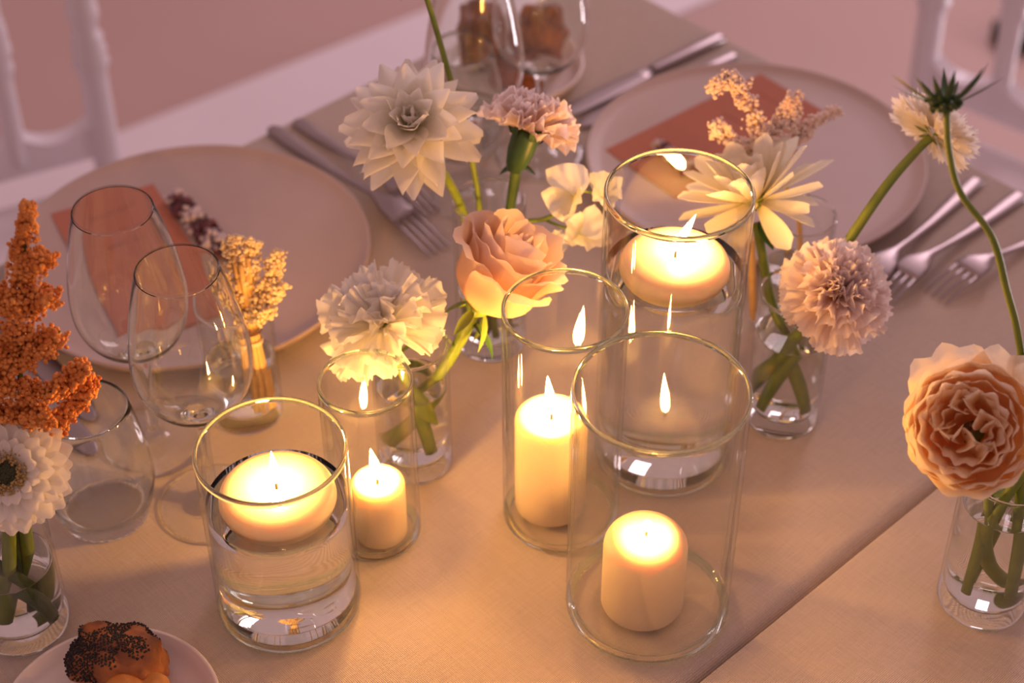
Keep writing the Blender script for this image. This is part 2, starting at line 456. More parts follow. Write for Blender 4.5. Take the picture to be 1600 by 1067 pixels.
def ring_of(parent, bm, name, meshes, mat, n, radius, tilt, rng, phase=0.0, jit=.08, z=0.0, scale=1.0):
    """n petals around the bloom axis; tilt = angle above the disc plane"""
    for k in range(n):
        a = 2 * pi * k / n + phase + rng.uniform(-jit, jit)
        t = tilt + rng.uniform(-jit, jit)
        s = scale * rng.uniform(.93, 1.07)
        wm = bm @ RZ(a) @ T(0, radius, z) @ RX(t) @ RY(rng.uniform(-jit, jit) * 1.5) @ Matrix.Diagonal((s, s, s, 1))
        add(name, rng.choice(meshes), mat, parent, wm)

# ------------------------------------------------------------------ the setting
A1 = radians(43.0)                       # direction of the long table edge
K = Vector((0.080, 1.500, 0))            # far table corner
D1 = Vector((-cos(A1), -sin(A1), 0))     # from the far corner along the long edge, towards the camera's left
D2 = Vector((sin(A1), -cos(A1), 0))      # from the far corner along the end, to the right
FZ = -0.75                               # floor level (table top at 0)

fl = add('floor', box_mesh('floor', -6, 6, -4, 8, FZ - .1, FZ), 'floor'); struct(fl)
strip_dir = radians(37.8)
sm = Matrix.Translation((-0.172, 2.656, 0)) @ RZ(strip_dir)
st = add('pale_strip_1', box_mesh('floor_band', -5, 5, -.275, 0, FZ, FZ + .006), 'floor_strip', None, sm); struct(st)  # long flat band over the floor, paler and more lilac than the rest

def tablecloth(name, u0, u1, v0, v1, edges, drop=.46, r=.007):
    """edges: dict side -> (radius, drop); local x along D1, y along D2, origin at K"""
    def axis(a0, a1, lo, hi, step):
        pts = []
        def curve(rad, dr):
            o = []
            m = 5
            for k in range(m + 1):
                an = pi / 2 * k / m
                o.append((rad * sin(an), -rad * (1 - cos(an))))
            nd = 8
            for k in range(1, nd + 1): o.append((rad, -rad - dr * k / nd))
            return o
        if lo:
            c = curve(*lo); pts += [(a0 + lo[0] - dx, dz) for dx, dz in reversed(c)]
            s = a0 + lo[0]
        else: s = a0; pts.append((s, 0))
        e = a1 - hi[0] if hi else a1
        nn = max(2, int((e - s) / step))
        for k in range(1, nn): pts.append((s + (e - s) * k / nn, 0))
        if hi:
            c = curve(*hi); pts += [(e + dx, dz) for dx, dz in c]
        else: pts.append((e, 0))
        return pts
    X = axis(u0, u1, edges.get('x0'), edges.get('x1'), .03); Y = axis(v0, v1, edges.get('y0'), edges.get('y1'), .03)
    verts, faces = [], []
    for (x, zx) in X:
        for (y, zy) in Y:
            z = max(zx + zy, -drop - r)
            fx = fy = 0
            if zx < -.03 or zy < -.03:      # gentle folds in the hanging part
                k = min(1, (-(min(zx, zy)) - .03) / .3)
                if zy < -.03: fy = .012 * k * sin(x * 26) * (1 if y > (v0 + v1) / 2 else -1)
                if zx < -.03: fx = .012 * k * sin(y * 26) * (1 if x > (u0 + u1) / 2 else -1)
            verts.append((x + fx, y + fy, z))
    ny = len(Y)
    for i in range(len(X) - 1):
        for j in range(ny - 1):
            faces.append((i * ny + j, i * ny + j + 1, (i + 1) * ny + j + 1, (i + 1) * ny + j))
    me = mesh_of(name, verts, faces)
    return me
TM = Matrix(((D1.x, -D2.x, 0, K.x), (D1.y, -D2.y, 0, K.y), (0, 0, 1, 0), (0, 0, 0, 1)))
SEAM = 0.632
def dining_table(v0, v1, label):
    t = thing('dining_table', TM @ Vector((0.95, -(v0 + v1) / 2, FZ)), label, 'table', atan2(D1.y, D1.x))
    add('tabletop', box_mesh('tabletop', .03, 1.87, -v1 + .03, -v0 - .03, -.035, -.008, .003), 'wood', t, TM)
    for x in (.12, 1.78):
        for y in (-v0 - .1, -v1 + .1):
            add('leg', lathe('table_leg', [(0, FZ), (.02, FZ), (.02, -.037), (0, -.037)], 16), 'steel_leg', t, TM @ T(x, y, 0))
dining_table(0.0, SEAM, 'cloth-covered table under the candles and both place settings')
dining_table(SEAM, SEAM * 2, 'cloth-covered table nearer the camera, on the right side of the seam')
c1 = add('tablecloth', tablecloth('cloth_main', 0, 1.9, -SEAM, 0, {'x0': (.007, .44), 'x1': (.007, .44), 'y1': (.007, .44), 'y0': (.014, .05)}), 'linen', None, TM @ T(0, 0, -.0006))
tag(c1, 'beige linen tablecloth under the candles and plates, left of the seam', 'tablecloth')
c2 = add('tablecloth', tablecloth('cloth_near', 0, 1.9, -SEAM * 2, -SEAM - .0015, {'x0': (.007, .44), 'x1': (.007, .44), 'y0': (.007, .44), 'y1': (.0022, .05)}), 'linen', None, TM @ T(0, 0, -.0006))
tag(c2, 'beige linen tablecloth in the lower right corner, right of the seam', 'tablecloth')

# ------------------------------------------------------------------ chairs
def chair(loc, ang, label):
    """local x across, +y towards the back, z up from the floor"""
    c = thing('banquet_chair', loc, label, 'chair', ang, 'white turned-spindle chairs')
    wm = WM[c.name]
    def turned(name, z0, z1, r, beads, lean=0.0):
        prof = [(0, z0)]
        n = 60
        for k in range(n + 1):
            z = z0 + (z1 - z0) * k / n; q = r
            for b, amp, wd in beads: q += amp * math.exp(-((z - b) / wd) ** 2)
            prof.append((q, z))
        prof.append((0, z1))
        return lathe(name, prof, 20)
    lean = RX(radians(3))
    bb = [(.60, .005, .006), (.615, .005, .006), (.63, .005, .006), (.66, .004, .012), (.80, .005, .006), (.815, .005, .006), (.83, .004, .01)]
    post = turned('post', .44, .90, .0150, [(z + dz, a, w) for z, a, w in bb for dz in (0,)] + [(.645, -.003, .03)])
    for s in (-1, 1):
        add('back_post', post, 'chair', c, wm @ T(s * .185, .19, 0) @ T(0, 0, .44) @ lean @ T(0, 0, -.44))
    spin = turned('spindle', .50, .86, .0115, [(.62, .004, .008), (.64, .004, .008), (.66, .004, .02), (.72, .003, .03), (.80, .004, .008)])
    for x in (-.0925, 0, .0925):
        add('spindle', spin, 'chair', c, wm @ T(x, .19, 0) @ T(0, 0, .44) @ lean @ T(0, 0, -.44))
    # scalloped lower rail and crest rail
    def rail(name, zb, zt, dip):
        V, F = [], []; n = 64
        for k in range(n + 1):
            x = -.185 + .37 * k / n
            q = abs(sin(pi * x / .0925)) ** .6
            zz = zt - dip * q
            for y in (-.011, .011):
                V += [(x, y, zb), (x, y, zz)]
        for k in range(n):
            a = k * 4; b = a + 4
            F += [(a, b, b + 1, a + 1), (a + 3, b + 3, b + 2, a + 2), (a + 1, b + 1, b + 3, a + 3), (a + 2, b + 2, b, a)]
        F += [(0, 1, 3, 2), (n * 4, n * 4 + 2, n * 4 + 3, n * 4 + 1)]
        me = mesh_of(name, V, F, smooth=False); return me
    add('lower_rail', rail('lower_rail', .487, .545, .028), 'chair', c, wm @ T(0, .192, 0) @ T(0, 0, .44) @ lean @ T(0, 0, -.44))
    add('crest_rail', box_mesh('crest_rail', -.205, .205, -.013, .013, .86, .92, .006), 'chair', c, wm @ T(0, .19, 0) @ T(0, 0, .44) @ lean @ T(0, 0, -.44))
    se = add('seat', box_mesh('seat', -.20, .20, -.20, .20, .415, .44, .008), 'chair', c, wm)
    add('seat_cushion', box_mesh('seat_cushion', -.19, .19, -.195, .165, .44, .468, .012), 'cushion', se, wm)
    leg = turned('leg', 0, .416, .014, [(.30, .005, .006), (.32, .005, .006), (.34, .004, .01), (.06, -.003, .05)])
    for x in (-.175, .175):
        for y in (-.175, .175): add('leg', leg, 'chair', c, wm @ T(x, y, 0))
    return c
def place_chair(px, py, ang, side, label):
    # (px,py): where the back post nearest the picture's middle stands
    a = radians(ang); c0 = Vector((px, py, FZ)) - Vector((cos(a), sin(a), 0)) * (.185 * side) - Vector((-sin(a), cos(a), 0)) * .19
    return chair(c0, a, label)
place_chair(-0.437, 1.585, 26, 1, 'white turned-spindle chair behind the left plate')
place_chair(0.463, 1.700, -40, -1, 'white turned-spindle chair behind the right plate')
db = add('floor_block', box_mesh('floor_block', -.012, .30, -.035, .03, 0, .03, .004), 'dark', None, Matrix.Translation((0.820, 2.57, FZ)) @ RZ(radians(4)))
tag(db, 'small dark block on the floor behind the right chair', 'block')

# ------------------------------------------------------------------ candles in glass cylinders
def cylinder_vase(x, y, R, h, label, water=None, tb=.005, t=.0022):
    v = thing('glass_cylinder', (x, y, 0), label, 'vase', 0, 'clear glass candle cylinders')
    prof = [(0, .0002), (R - .005, .0002), (R - .004, .0002), (R - .0012, .0012), (R, .004)]
    for k in range(1, 12): prof.append((R, .004 + (h - .008) * k / 12))
    prof += [(R, h - .0035), (R, h - .0010), (R - .0004, h - .0003), (R - t / 2, h), (R - t + .0004, h - .0003), (R - t, h - .0010), (R - t, h - .0035)]
    for k in range(1, 12): prof.append((R - t, h - .0035 - (h - .0035 - tb - .004) * k / 12))
    prof += [(R - t, tb + .003), (R - t - .001, tb + .001), (R - t - .003, tb), (R - t - .004, tb), (0, tb)]
    hi = h - .0036
    heel = lambda a, b: max(a[1], b[1]) < tb + .0035 and max(a[0], b[0]) > R - .0048 and min(a[0], b[0]) > R * .5
    fn = lambda k, a, b: 1 if (a[1] > hi and b[1] > hi) or heel(a, b) else 0
    add('glass_wall', lathe('glass_cylinder', prof, 96, fn), ['thin', 'rim'], v, Matrix.Translation((x, y, 0)))
    if water:
        r = R - t - .0003
        wp = [(0, tb + .0004), (r - .002, tb + .0004), (r, tb + .003)]
        for k in range(1, 9): wp.append((r, tb + .003 + (water - tb - .003) * k / 9))
        wp += [(r, water + .0003), (r - .0006, water + .0001), (r - .002, water), (r * .6, water), (0, water)]
        add('water', lathe('water', wp, 96), 'water', v, Matrix.Translation((x, y, 0)), 'still clear water')
    return v
def flame_mesh(h, r):
    prof = []
    n = 18
    for k in range(n + 1):
        v = k / n
        rr = r * (sin(pi * min(1, v ** .62)) ** .85) * (1 - .15 * v) if 0 < v < 1 else 0
        prof.append((rr, h * v))
    return lathe('flame', prof, 16, uv=True)
def wick_flame(parent, pos, h, r, lean, wick_lean=(0, 0), wl=.0085):
    p = Vector(pos); top = p + Vector((wick_lean[0], wick_lean[1], wl))
    wk = add('wick', tube('wick', [p - Vector((0, 0, .004)), p + Vector((wick_lean[0] * .3, wick_lean[1] * .3, wl * .5)), top], [.0008, .0008, .0006], 6, 4), 'wick', parent, None)
    me = flame_mesh(h, r)
    ax = Vector(lean).normalized()
    m = frame(top - ax * .0035, ax)
    # bend the upper part a touch back towards vertical
    up = m.to_3x3().inverted() @ Vector((0, 0, 1))
    for v in me.vertices:
        k = max(0, v.co.z / h); v.co += up * (k * k * h * .12)
    add('flame', me, 'flame', wk, m, 'bright candle flame')
def pillar(x, y, r, z0, h, label, lean, fh, fr, rounded=.004, dip=.003, wick_lean=(0, 0)):
    c = thing('pillar_candle', (x, y, z0), label, 'candle')
    prof = [(0, 0), (r - .002, 0), (r - .0006, .0006), (r, .002)]
    for k in range(1, 8): prof.append((r, .002 + (h - rounded - .002) * k / 8))
    for k in range(0, 7):
        a = pi / 2 * k / 6; prof.append((r - rounded + rounded * cos(a), h - rounded + rounded * sin(a)))
    for f, d in ((.8, .1), (.6, .4), (.4, .8), (.2, 1), (0, 1)): prof.append(((r - rounded) * f, h - dip * d))
    add('wax_body', lathe('pillar_wax', prof, 48), 'wax', c, Matrix.Translation((x, y, z0)))
    wick_flame(c, (x, y, z0 + h - dip), fh, fr, lean, wick_lean)
def floater(x, y, r, zw, label, lean, fh, fr, up=.010, down=.022):
    """round floating candle: flat-domed top, bowl-shaped underside; zw = water level"""
    c = thing('floating_candle', (x, y, zw - down), label, 'candle')
    prof = [(0, -down), (r * .55, -down), (r * .78, -down * .8), (r * .93, -down * .45), (r * .995, -down * .1), (r, .0015), (r * .985, .004), (r * .93, up * .72), (r * .80, up * .92), (r * .6, up), (r * .35, up * .97), (r * .18, up * .85), (0, up * .78)]
    # smooth the profile
    pts, _ = spline([(a, 0, b) for a, b in prof], 1, 3)
    add('wax_body', lathe('floating_wax', [(max(0, p.x), p.z) for p in pts], 56), 'wax', c, Matrix.Translation((x, y, zw)))
    wick_flame(c, (x, y, zw + up * .80), fh, fr, lean)

cylinder_vase(-0.1380, 0.7249, .0441, .1324, 'wide glass cylinder with water and a floating candle, beside the wine glasses', water=.090)
cylinder_vase(-0.0875, 0.7829, .0287, .1317, 'smallest glass cylinder holding a short slim candle below the white carnation')
cylinder_vase(0.0311, 0.7977, .0374, .1748, 'medium glass cylinder holding the tall slim candle, in the middle of the group')
cylinder_vase(0.0824, 0.7220, .0500, .1797, 'largest glass cylinder nearest the seam, holding the thick domed candle')
cylinder_vase(0.0998, 0.8535, .0450, .2172, 'tallest glass cylinder with water and a floating candle, in front of the right plate', water=.1585)
floater(-0.1375, 0.7262, .0345, .090, 'round ivory floating candle in the wide left cylinder', (-.03, .05, 1), .022, .0031)
floater(0.1000, 0.8545, .0340, .1585, 'round ivory floating candle high in the tallest cylinder', (.55, .35, .75), .024, .0031)
pillar(-0.0841, 0.7780, .0170, .0053, .046, 'short slim ivory candle in the smallest cylinder', (-.14, 0, 1), .023, .0034)
pillar(0.0243, 0.8020, .0228, .0053, .078, 'tall slim ivory candle in the medium cylinder', (-.12, .05, 1), .027, .0034)
pillar(0.0790, 0.7190, .0252, .0053, .061, 'thick domed ivory pillar candle in the largest cylinder', (.02, -.72, .62), .021, .0034, rounded=.012, dip=.002)
# ------------------------------------------------------------------ tableware
def plate_prof(R, h, foot, deep=.74):
    return [(0, .0008), (foot, .0008), (foot + .004, .0012), (R * .93, h * .36), (R * .975, h * .62), (R, h * .93), (R - .0004, h - .0003), (R - .0014, h), (R - .0026, h - .0004), (R - .0060, h * (deep + .12)), (R - .014, h * (deep + .04)), (R * .75, h * deep), (R * .4, h * deep), (0, h * deep)]
def plate(name, x, y, R, h, foot, label, mat='ceramic', deep=.74):
    o = add(name, lathe(name, plate_prof(R, h, foot, deep), 96), mat, None, Matrix.Translation((x, y, 0)))
    return tag(o, label, 'plate')
plate('dinner_plate', -0.2415, 1.0528, .1357, .0185, .095, 'large cream dinner plate behind the wine glasses on the left')
plate('dinner_plate', 0.1953, 1.1716, .1357, .0185, .095, 'large cream dinner plate at the upper right, behind the tallest cylinder')
plate('bread_plate', -0.2315, 0.6290, .0640, .0150, .036, 'small cream bread plate in the lower left corner with seeded rolls', 'porcelain', .36)
plate('bread_plate', 0.0010, 1.3150, .0620, .0150, .036, 'small cream bread plate at the top behind two wine glasses', 'porcelain', .36)

def menu_card(corner, ang, label, w=.083, l=.176):
    """corner = far-left corner; ang = direction of the short top edge"""
    a = radians(ang); ux = Vector((cos(a), sin(a), 0)); uy = Vector((-sin(a), cos(a), 0))
    c = Vector(corner) + ux * w / 2 - uy * l / 2
    o = add('menu_card', box_mesh('menu_card', -w / 2, w / 2, -l / 2, l / 2, 0, .0009), 'card', None, Matrix.Translation(c) @ RZ(a))
    return tag(o, label, 'card')
menu_card((-0.3555, 1.1015, .0139), 27.5, 'pink printed menu card on the left plate')
menu_card((0.2127, 1.2943, .0139), -51.0, 'pink printed menu card on the right plate')

GP = [  # wine glass outer profile: foot, stem, bowl (r, z)
 (0, .0004), (.0335, .0004), (.0345, .0010), (.0343, .0018), (.024, .0030), (.012, .0046), (.0060, .0072), (.0040, .013), (.0034, .026), (.0032, .045), (.0033, .062), (.0042, .073), (.0075, .0805),
 (.016, .0862), (.0255, .0935), (.0322, .1030), (.0360, .1140), (.0372, .1260), (.0364, .1400), (.0338, .1570), (.0300, .1760), (.0250, .1952), (.0245, .1969)]
GI = [(.02435, .1973), (.0241, .1972), (.0243, .1952), (.0289, .1760), (.0327, .1570), (.0353, .1400), (.0361, .1260), (.0349, .1140), (.0311, .1032), (.0245, .0946), (.015, .0878), (.006, .0848), (0, .0842)]
def smooth_prof(P, sub=3):
    pts, _ = spline([(a, 0, b) for a, b in P], 1, sub)
    return [(max(0, p.x), p.z) for p in pts]
thin_foot = lambda a, b: 0 if min(a[1], b[1]) > .1945 or (max(a[1], b[1]) < .0047 and min(a[0], b[0]) < .0336) else 1
wine_me = lathe('wine_glass', smooth_prof(GP[:12], 2) + smooth_prof(GP[12:], 3) + smooth_prof(GI, 3), 72, lambda k, a, b: thin_foot(a, b))
def wine_glass(x, y, label, s=1.0):
    o = add('wine_glass', wine_me, ['thin', 'solid'], None, Matrix.Translation((x, y, 0)) @ Matrix.Diagonal((s, s, s, 1)))
    return tag(o, label, 'wine glass', 'empty stemmed wine glasses')
wine_glass(-0.2415, 0.8660, 'empty wine glass over the pink card, farther back of the left pair')
wine_glass(-0.1944, 0.8074, 'empty wine glass directly behind the wide water-filled cylinder')
wine_glass(-0.0270, 1.1400, 'empty wine glass behind the white dahlia, left one at the top')
wine_glass(0.0235, 1.1970, 'empty wine glass right of the pair at the top, before the rolls')
TP = [(0, .0004), (.0255, .0004), (.0275, .0016), (.0315, .0110), (.0345, .0240), (.0352, .0370), (.0340, .0540), (.0305, .0760), (.0275, .0912)]
TI = [(.0271, .0920), (.0266, .0912), (.0295, .0760), (.0329, .0540), (.0341, .0370), (.0333, .0245), (.0295, .0135), (.020, .0095), (0, .0085)]
tum_me = lathe('tumbler', smooth_prof(TP, 3) + smooth_prof(TI, 3), 72, lambda k, a, b: 0 if (max(a[0], b[0]) < .0262 and max(a[1], b[1]) < .0125) else 1)
def tumbler(x, y, label):
    o = add('stemless_tumbler', tum_me, ['thin', 'solid'], None, Matrix.Translation((x, y, 0)))
    return tag(o, label, 'tumbler', 'stemless water tumblers')
tumbler(-0.2643, 0.8011, 'empty stemless tumbler between the gerbera and the left wine glasses')
tumbler(-0.0400, 1.2130, 'stemless tumbler seen through the wine glass above the white dahlia')

# cutlery ---------------------------------------------------------------
def loft(name, secs):
    """secs: [(s, half_width, half_thick, zc)] along +x, rounded bar"""
    V, F = [], []; n = 10
    for s, w, t, z in secs:
        for k in range(n):
            a = 2 * pi * k / n
            V.append((s, w * cos(a) * (1 if abs(cos(a)) > .2 else 1), z + t * sin(a)))
    for i in range(len(secs) - 1):
        for k in range(n):
            j = (k + 1) % n; F.append((i * n + k, (i + 1) * n + k, (i + 1) * n + j, i * n + j))
    F.append(tuple(range(n))); F.append(tuple(reversed(range((len(secs) - 1) * n, len(secs) * n))))
    return mesh_of(name, V, F)
FORK_BODY = loft('fork_body', [(0, .0035, .0010, .0022), (.004, .0068, .0014, .0022), (.03, .0066, .0014, .0024), (.08, .0042, .0016, .0040), (.115, .0029, .0018, .0080), (.135, .0034, .0017, .0115), (.145, .0070, .0014, .0128), (.155, .0112, .0011, .0130), (.166, .0122, .0010, .0118), (.172, .0120, .0009, .0106)])
TINE = loft('fork_tine', [(0, .0018, .0009, 0), (.012, .0015, .0008, -.0024), (.026, .0013, .0007, -.0056), (.040, .0009, .0006, -.0094), (.043, .0004, .0004, -.0100)])
def fork(p0, p1, label):
    p0, p1 = Vector((*p0, 0)), Vector((*p1, 0)); d = p1 - p0; s = d.length / .215
    t = thing('table_fork', p0, label, 'fork', atan2(d.y, d.x), 'steel forks')
    wm = WM[t.name] @ Matrix.Diagonal((s, 1.0, 1.0, 1))
    add('handle', FORK_BODY, 'steel', t, wm)
    for k in range(4):
        add('tine', TINE, 'steel', t, wm @ T(.171, -.0096 + .0064 * k, .0108))
KN_H = loft('knife_handle', [(0, .004, .002, .0035), (.004, .0075, .0030, .0035), (.05, .0070, .0032, .0035), (.095, .0055, .0030, .0035), (.100, .0050, .0026, .0035)])
KN_B = loft('knife_blade', [(.099, .0050, .0012, .0035), (.115, .0085, .0009, .0030), (.17, .0098, .0007, .0024), (.205, .0085, .0006, .0020), (.218, .0050, .0005, .0018), (.223, .0010, .0004, .0016)])
def knife(p0, p1, label):
    p0, p1 = Vector((*p0, 0)), Vector((*p1, 0)); d = p1 - p0; s = d.length / .223
    t = thing('table_knife', p0, label, 'knife', atan2(d.y, d.x), 'steel knives')
    wm = WM[t.name] @ Matrix.Diagonal((s, 1, 1, 1))
    add('handle', KN_H, 'steel', t, wm); add('blade', KN_B, 'steel', t, wm)
fork((-0.200, 1.236), (-0.053, 1.068), 'steel fork beside the left plate, lower one nearer the plate')
fork((-0.180, 1.246), (-0.062, 1.114), 'steel fork beside the left plate, farther from it behind the dahlia')
knife((-0.428, 1.030), (-0.279, 0.850), 'steel knife beyond the tumbler, its tip seen through the glass')
knife((-0.420, 1.050), (-0.286, 0.885), 'steel knife between the other knife and the left plate')
fork((0.374, 1.160), (0.2415, 0.997), 'steel fork closest to the right plate, head behind the pink carnation')
fork((0.405, 1.140), (0.262, 1.000), 'middle steel fork beside the right plate, shiny head by the carnation')
fork((0.440, 1.108), (0.312, 1.012), 'outermost steel fork beside the right plate near the curved stem')
knife((0.188, 1.374), (0.040, 1.250), 'steel knife above the right plate, nearest the bread')
knife((0.197, 1.342), (0.055, 1.236), 'steel knife lying next to the rim of the right plate')

# bread -------------------------------------------------------------------
def roll(name, pos, size, rz, mat, label, seeds=0, seed=1, lumps=(5, .25), boxy=0.0):
    rng = random.Random(seed)
    bm = bmesh.new(); bmesh.ops.create_icosphere(bm, subdivisions=5, radius=1)
    off = Vector((rng.uniform(0, 50), rng.uniform(0, 50), 0))
    for v in bm.verts:
        d = v.co.copy()
        if boxy:
            q = max(abs(d.x), abs(d.y), abs(d.z)); d = d.lerp(d / q * .8, boxy)
        k = 1 + lumps[1] * noise.noise(d * lumps[0] * .35 + off) + .05 * noise.noise(d * 6 + off)
        k += .10 * abs(sin(3.2 * d.x + 1.4 * d.y)) - .05
        p = d * k
        v.co = Vector((p.x * size[0], p.y * size[1], max(p.z, -.82) * size[2]))
    zmin = min(v.co.z for v in bm.verts)
    bm.normal_update()
    tops = [(v.co.copy(), v.normal.copy()) for v in bm.verts if v.normal.z > -.1]
    me = bpy.data.meshes.new(name); bm.to_mesh(me); bm.free()
    me.polygons.foreach_set('use_smooth', [True] * len(me.polygons))
    wm = Matrix.Translation((pos[0], pos[1], pos[2] - zmin)) @ RZ(rz)
    if not seeds:
        return tag(add(name, me, mat, None, wm), label, 'bread roll')
    t = thing(name, pos, label, 'bread roll')
    add('crust', me, mat, t, wm)
    items = []
    for _ in range(seeds):
        p, nn = rng.choice(tops)
        p = p + Vector((rng.uniform(-1, 1), rng.uniform(-1, 1), 0)) * .0006
        if noise.noise(p * 60) > -.15: items.append((p + nn * .0002, rng.uniform(.00055, .0008)))
    add('poppy_seeds', blobs('poppy_seeds', items, rng), 'poppy', t, wm, 'black poppy seeds', 'stuff')
    return t
roll('seeded_roll', (-0.2290, 0.6600, .0066), (.0300, .0215, .0215), radians(-12), 'crust', 'dark poppy seed roll on the bread plate in the lower left corner', 3800, 3, boxy=.35)
roll('plain_roll', (-0.2090, 0.6270, .0062), (.0270, .0170, .0185), radians(-25), 'crust2', 'golden plain roll in front of the poppy seed roll', 0, 5)
roll('dark_roll', (-0.0250, 1.3200, .0060), (.0240, .0200, .0330), radians(10), 'crust_dark', 'dark brown roll at the top seen through the left wine glass', 0, 8, boxy=.5)
roll('golden_roll', (0.0280, 1.3260, .0060), (.0250, .0220, .0330), radians(-30), 'crust', 'reddish brown roll at the top behind the right wine glass', 0, 9, boxy=.35)
roll('small_roll', (0.0060, 1.2830, .0060), (.0220, .0140, .0150), radians(-35), 'crust_dark', 'small dark roll at the front of the upper bread plate', 0, 12, boxy=.3)

# ------------------------------------------------------------------ bud vases
def bud_vase(x, y, label, R=.0250, h=.112, water=.075, tb=.012):
    v = thing('bud_vase', (x, y, 0), label, 'vase', 0, 'small clear bud vases')
    t = .0018
    prof = [(0, .0003), (R - .003, .0003), (R - .0008, .0014), (R, .004)] + [(R, .004 + (h - .006) * k / 8) for k in range(1, 9)]
    prof += [(R, h - .0008), (R - t / 2, h), (R - t, h - .0008)] + [(R - t, h - .002 - (h - .002 - tb - .005) * k / 8) for k in range(0, 9)]
    prof += [(R - t - .0012, tb + .0018), (R - t - .005, tb), (0, tb)]
    fn = lambda k, a, b: 1 if (max(a[1], b[1]) < tb + .0025) or min(a[1], b[1]) > h - .0021 else 0
    add('glass_wall', lathe('bud_vase', prof, 64, fn), ['thin', 'solid'], v, Matrix.Translation((x, y, 0)))
    r = R - t - .0003
    wp = [(0, tb + .0004), (r - .005, tb + .0004), (r - .001, tb + .003), (r, tb + .006)] + [(r, tb + .006 + (water - tb - .006) * k / 5) for k in range(1, 6)]
    wp += [(r, water + .0010), (r - .0006, water + .0004), (r - .002, water), (0, water)]
    add('water', lathe('vase_water', wp, 64), 'water', v, Matrix.Translation((x, y, 0)))
    return v
VA = dict(V1=(-.0150, .9666), V2=(-.0650, .8465), V3=(.1845, .8875), V4=(.2890, .7240), V5=(-.2985, .7080), V6=(-.1823, .8938), V7=(.2000, .9850))
bud_vase(*VA['V1'], 'bud vase behind the peach rose holding the dahlia and pink carnation', h=.128, water=.05)
bud_vase(*VA['V2'], 'bud vase behind the smallest cylinder holding the white carnation', h=.105, water=.07)
bud_vase(*VA['V3'], 'bud vase right of the tallest cylinder holding the full pink carnation')
bud_vase(*VA['V4'], 'bud vase at the right edge holding the apricot garden rose', R=.0275, water=.086)
bud_vase(*VA['V5'], 'bud vase at the left edge holding the gerbera and rust astilbe', R=.0280, water=.055)
bud_vase(*VA['V6'], 'bud vase behind the wide cylinder holding the dried cream posy', h=.100, water=.05)
bud_vase(*VA['V7'], 'bud vase behind the pink carnation holding the pale astilbe', h=.100, water=.05)

# ------------------------------------------------------------------ flowers
STEM, CALYX = {}, {}
def flower(name, stem_pts, rad, label, cat='flower', mat='stem', n=8):
    t = thing(name, stem_pts[0], label, cat)
    STEM[t.name] = add('stem', tube('stem', stem_pts, rad, n, 6), mat, t)
    return t
def leaf(parent, base, tip, w, mat='leaf', up=(0, 0, 1), name='leaf', cup=.25, bend=.5):
    parent = CALYX.get(parent.name, parent) if name == 'sepal' else STEM.get(parent.name, parent)
    d = Vector(tip) - Vector(base); L = d.length
    y = d.normalized(); z = (Vector(up) - y * y.dot(Vector(up))).normalized(); x = y.cross(z)
    m = Matrix(((x.x, y.x, z.x, base[0]), (x.y, y.y, z.y, base[1]), (x.z, y.z, z.z, base[2]), (0, 0, 0, 1)))
    add(name, petal('leaf', L, w, lambda v: max(.03, sin(pi * v ** .8)) ** .9, (bend * .5, -bend * .5), cup, nu=4, nv=6), mat, parent, m)

# white dahlia in V1
f = flower('white_dahlia', [(-.022, .975, .016), (-.030, .966, .10), (-.0359, .960, .1331), (-.0500, .944, .178), (-.0600, .936, .203)], [.0034, .0032, .0030, .0030, .0034], 'large open white dahlia with pointed petals behind the peach rose')
BM = frame((-.0625, .930, .2130), (-.03, -.42, .88))
rng = random.Random(11)
dm = lambda L, W, b, s, c=.32: [petal('dahlia_petal', L, W, p_dahlia, b, c, seed=s + k, nu=6, nv=8, fold=.1, twist=.25 * (k - 1)) for k in range(3)]
ring_of(f, BM, 'petal', dm(.040, .0098, (-.10, .02), 1), 'dahlia', 12, .006, -.30, rng, .1, .12, -.006)
ring_of(f, BM, 'petal', dm(.041, .0100, (.0, .16), 5), 'dahlia', 13, .005, -.02, rng, .3, .12, -.003)
ring_of(f, BM, 'petal', dm(.038, .0096, (.05, .22), 9), 'dahlia', 12, .0045, .22, rng, .0, .12, .000)
ring_of(f, BM, 'petal', dm(.032, .0086, (.05, .25), 13), 'dahlia', 10, .004, .48, rng, .2, .12, .002)
ring_of(f, BM, 'petal', dm(.023, .0070, (.05, .45), 17, .5), 'dahlia', 8, .003, .75, rng, .4, .12, .003)
ring_of(f, BM, 'petal', dm(.014, .0052, (.05, .75), 21, .6), 'dahlia', 6, .0018, 1.0, rng, .1, .12, .004)
add('flower_heart', lathe('dahlia_heart', [(0, -.004), (.006, -.002), (.005, .004), (.002, .008), (0, .009)], 12), 'stem', f, BM)
for k in range(6): leaf(f, BM @ Vector((.004 * cos(k), .004 * sin(k), -.007)), BM @ Vector((.017 * cos(k * 1.05), .017 * sin(k * 1.05), -.012)), .0035, 'leaf', name='sepal')

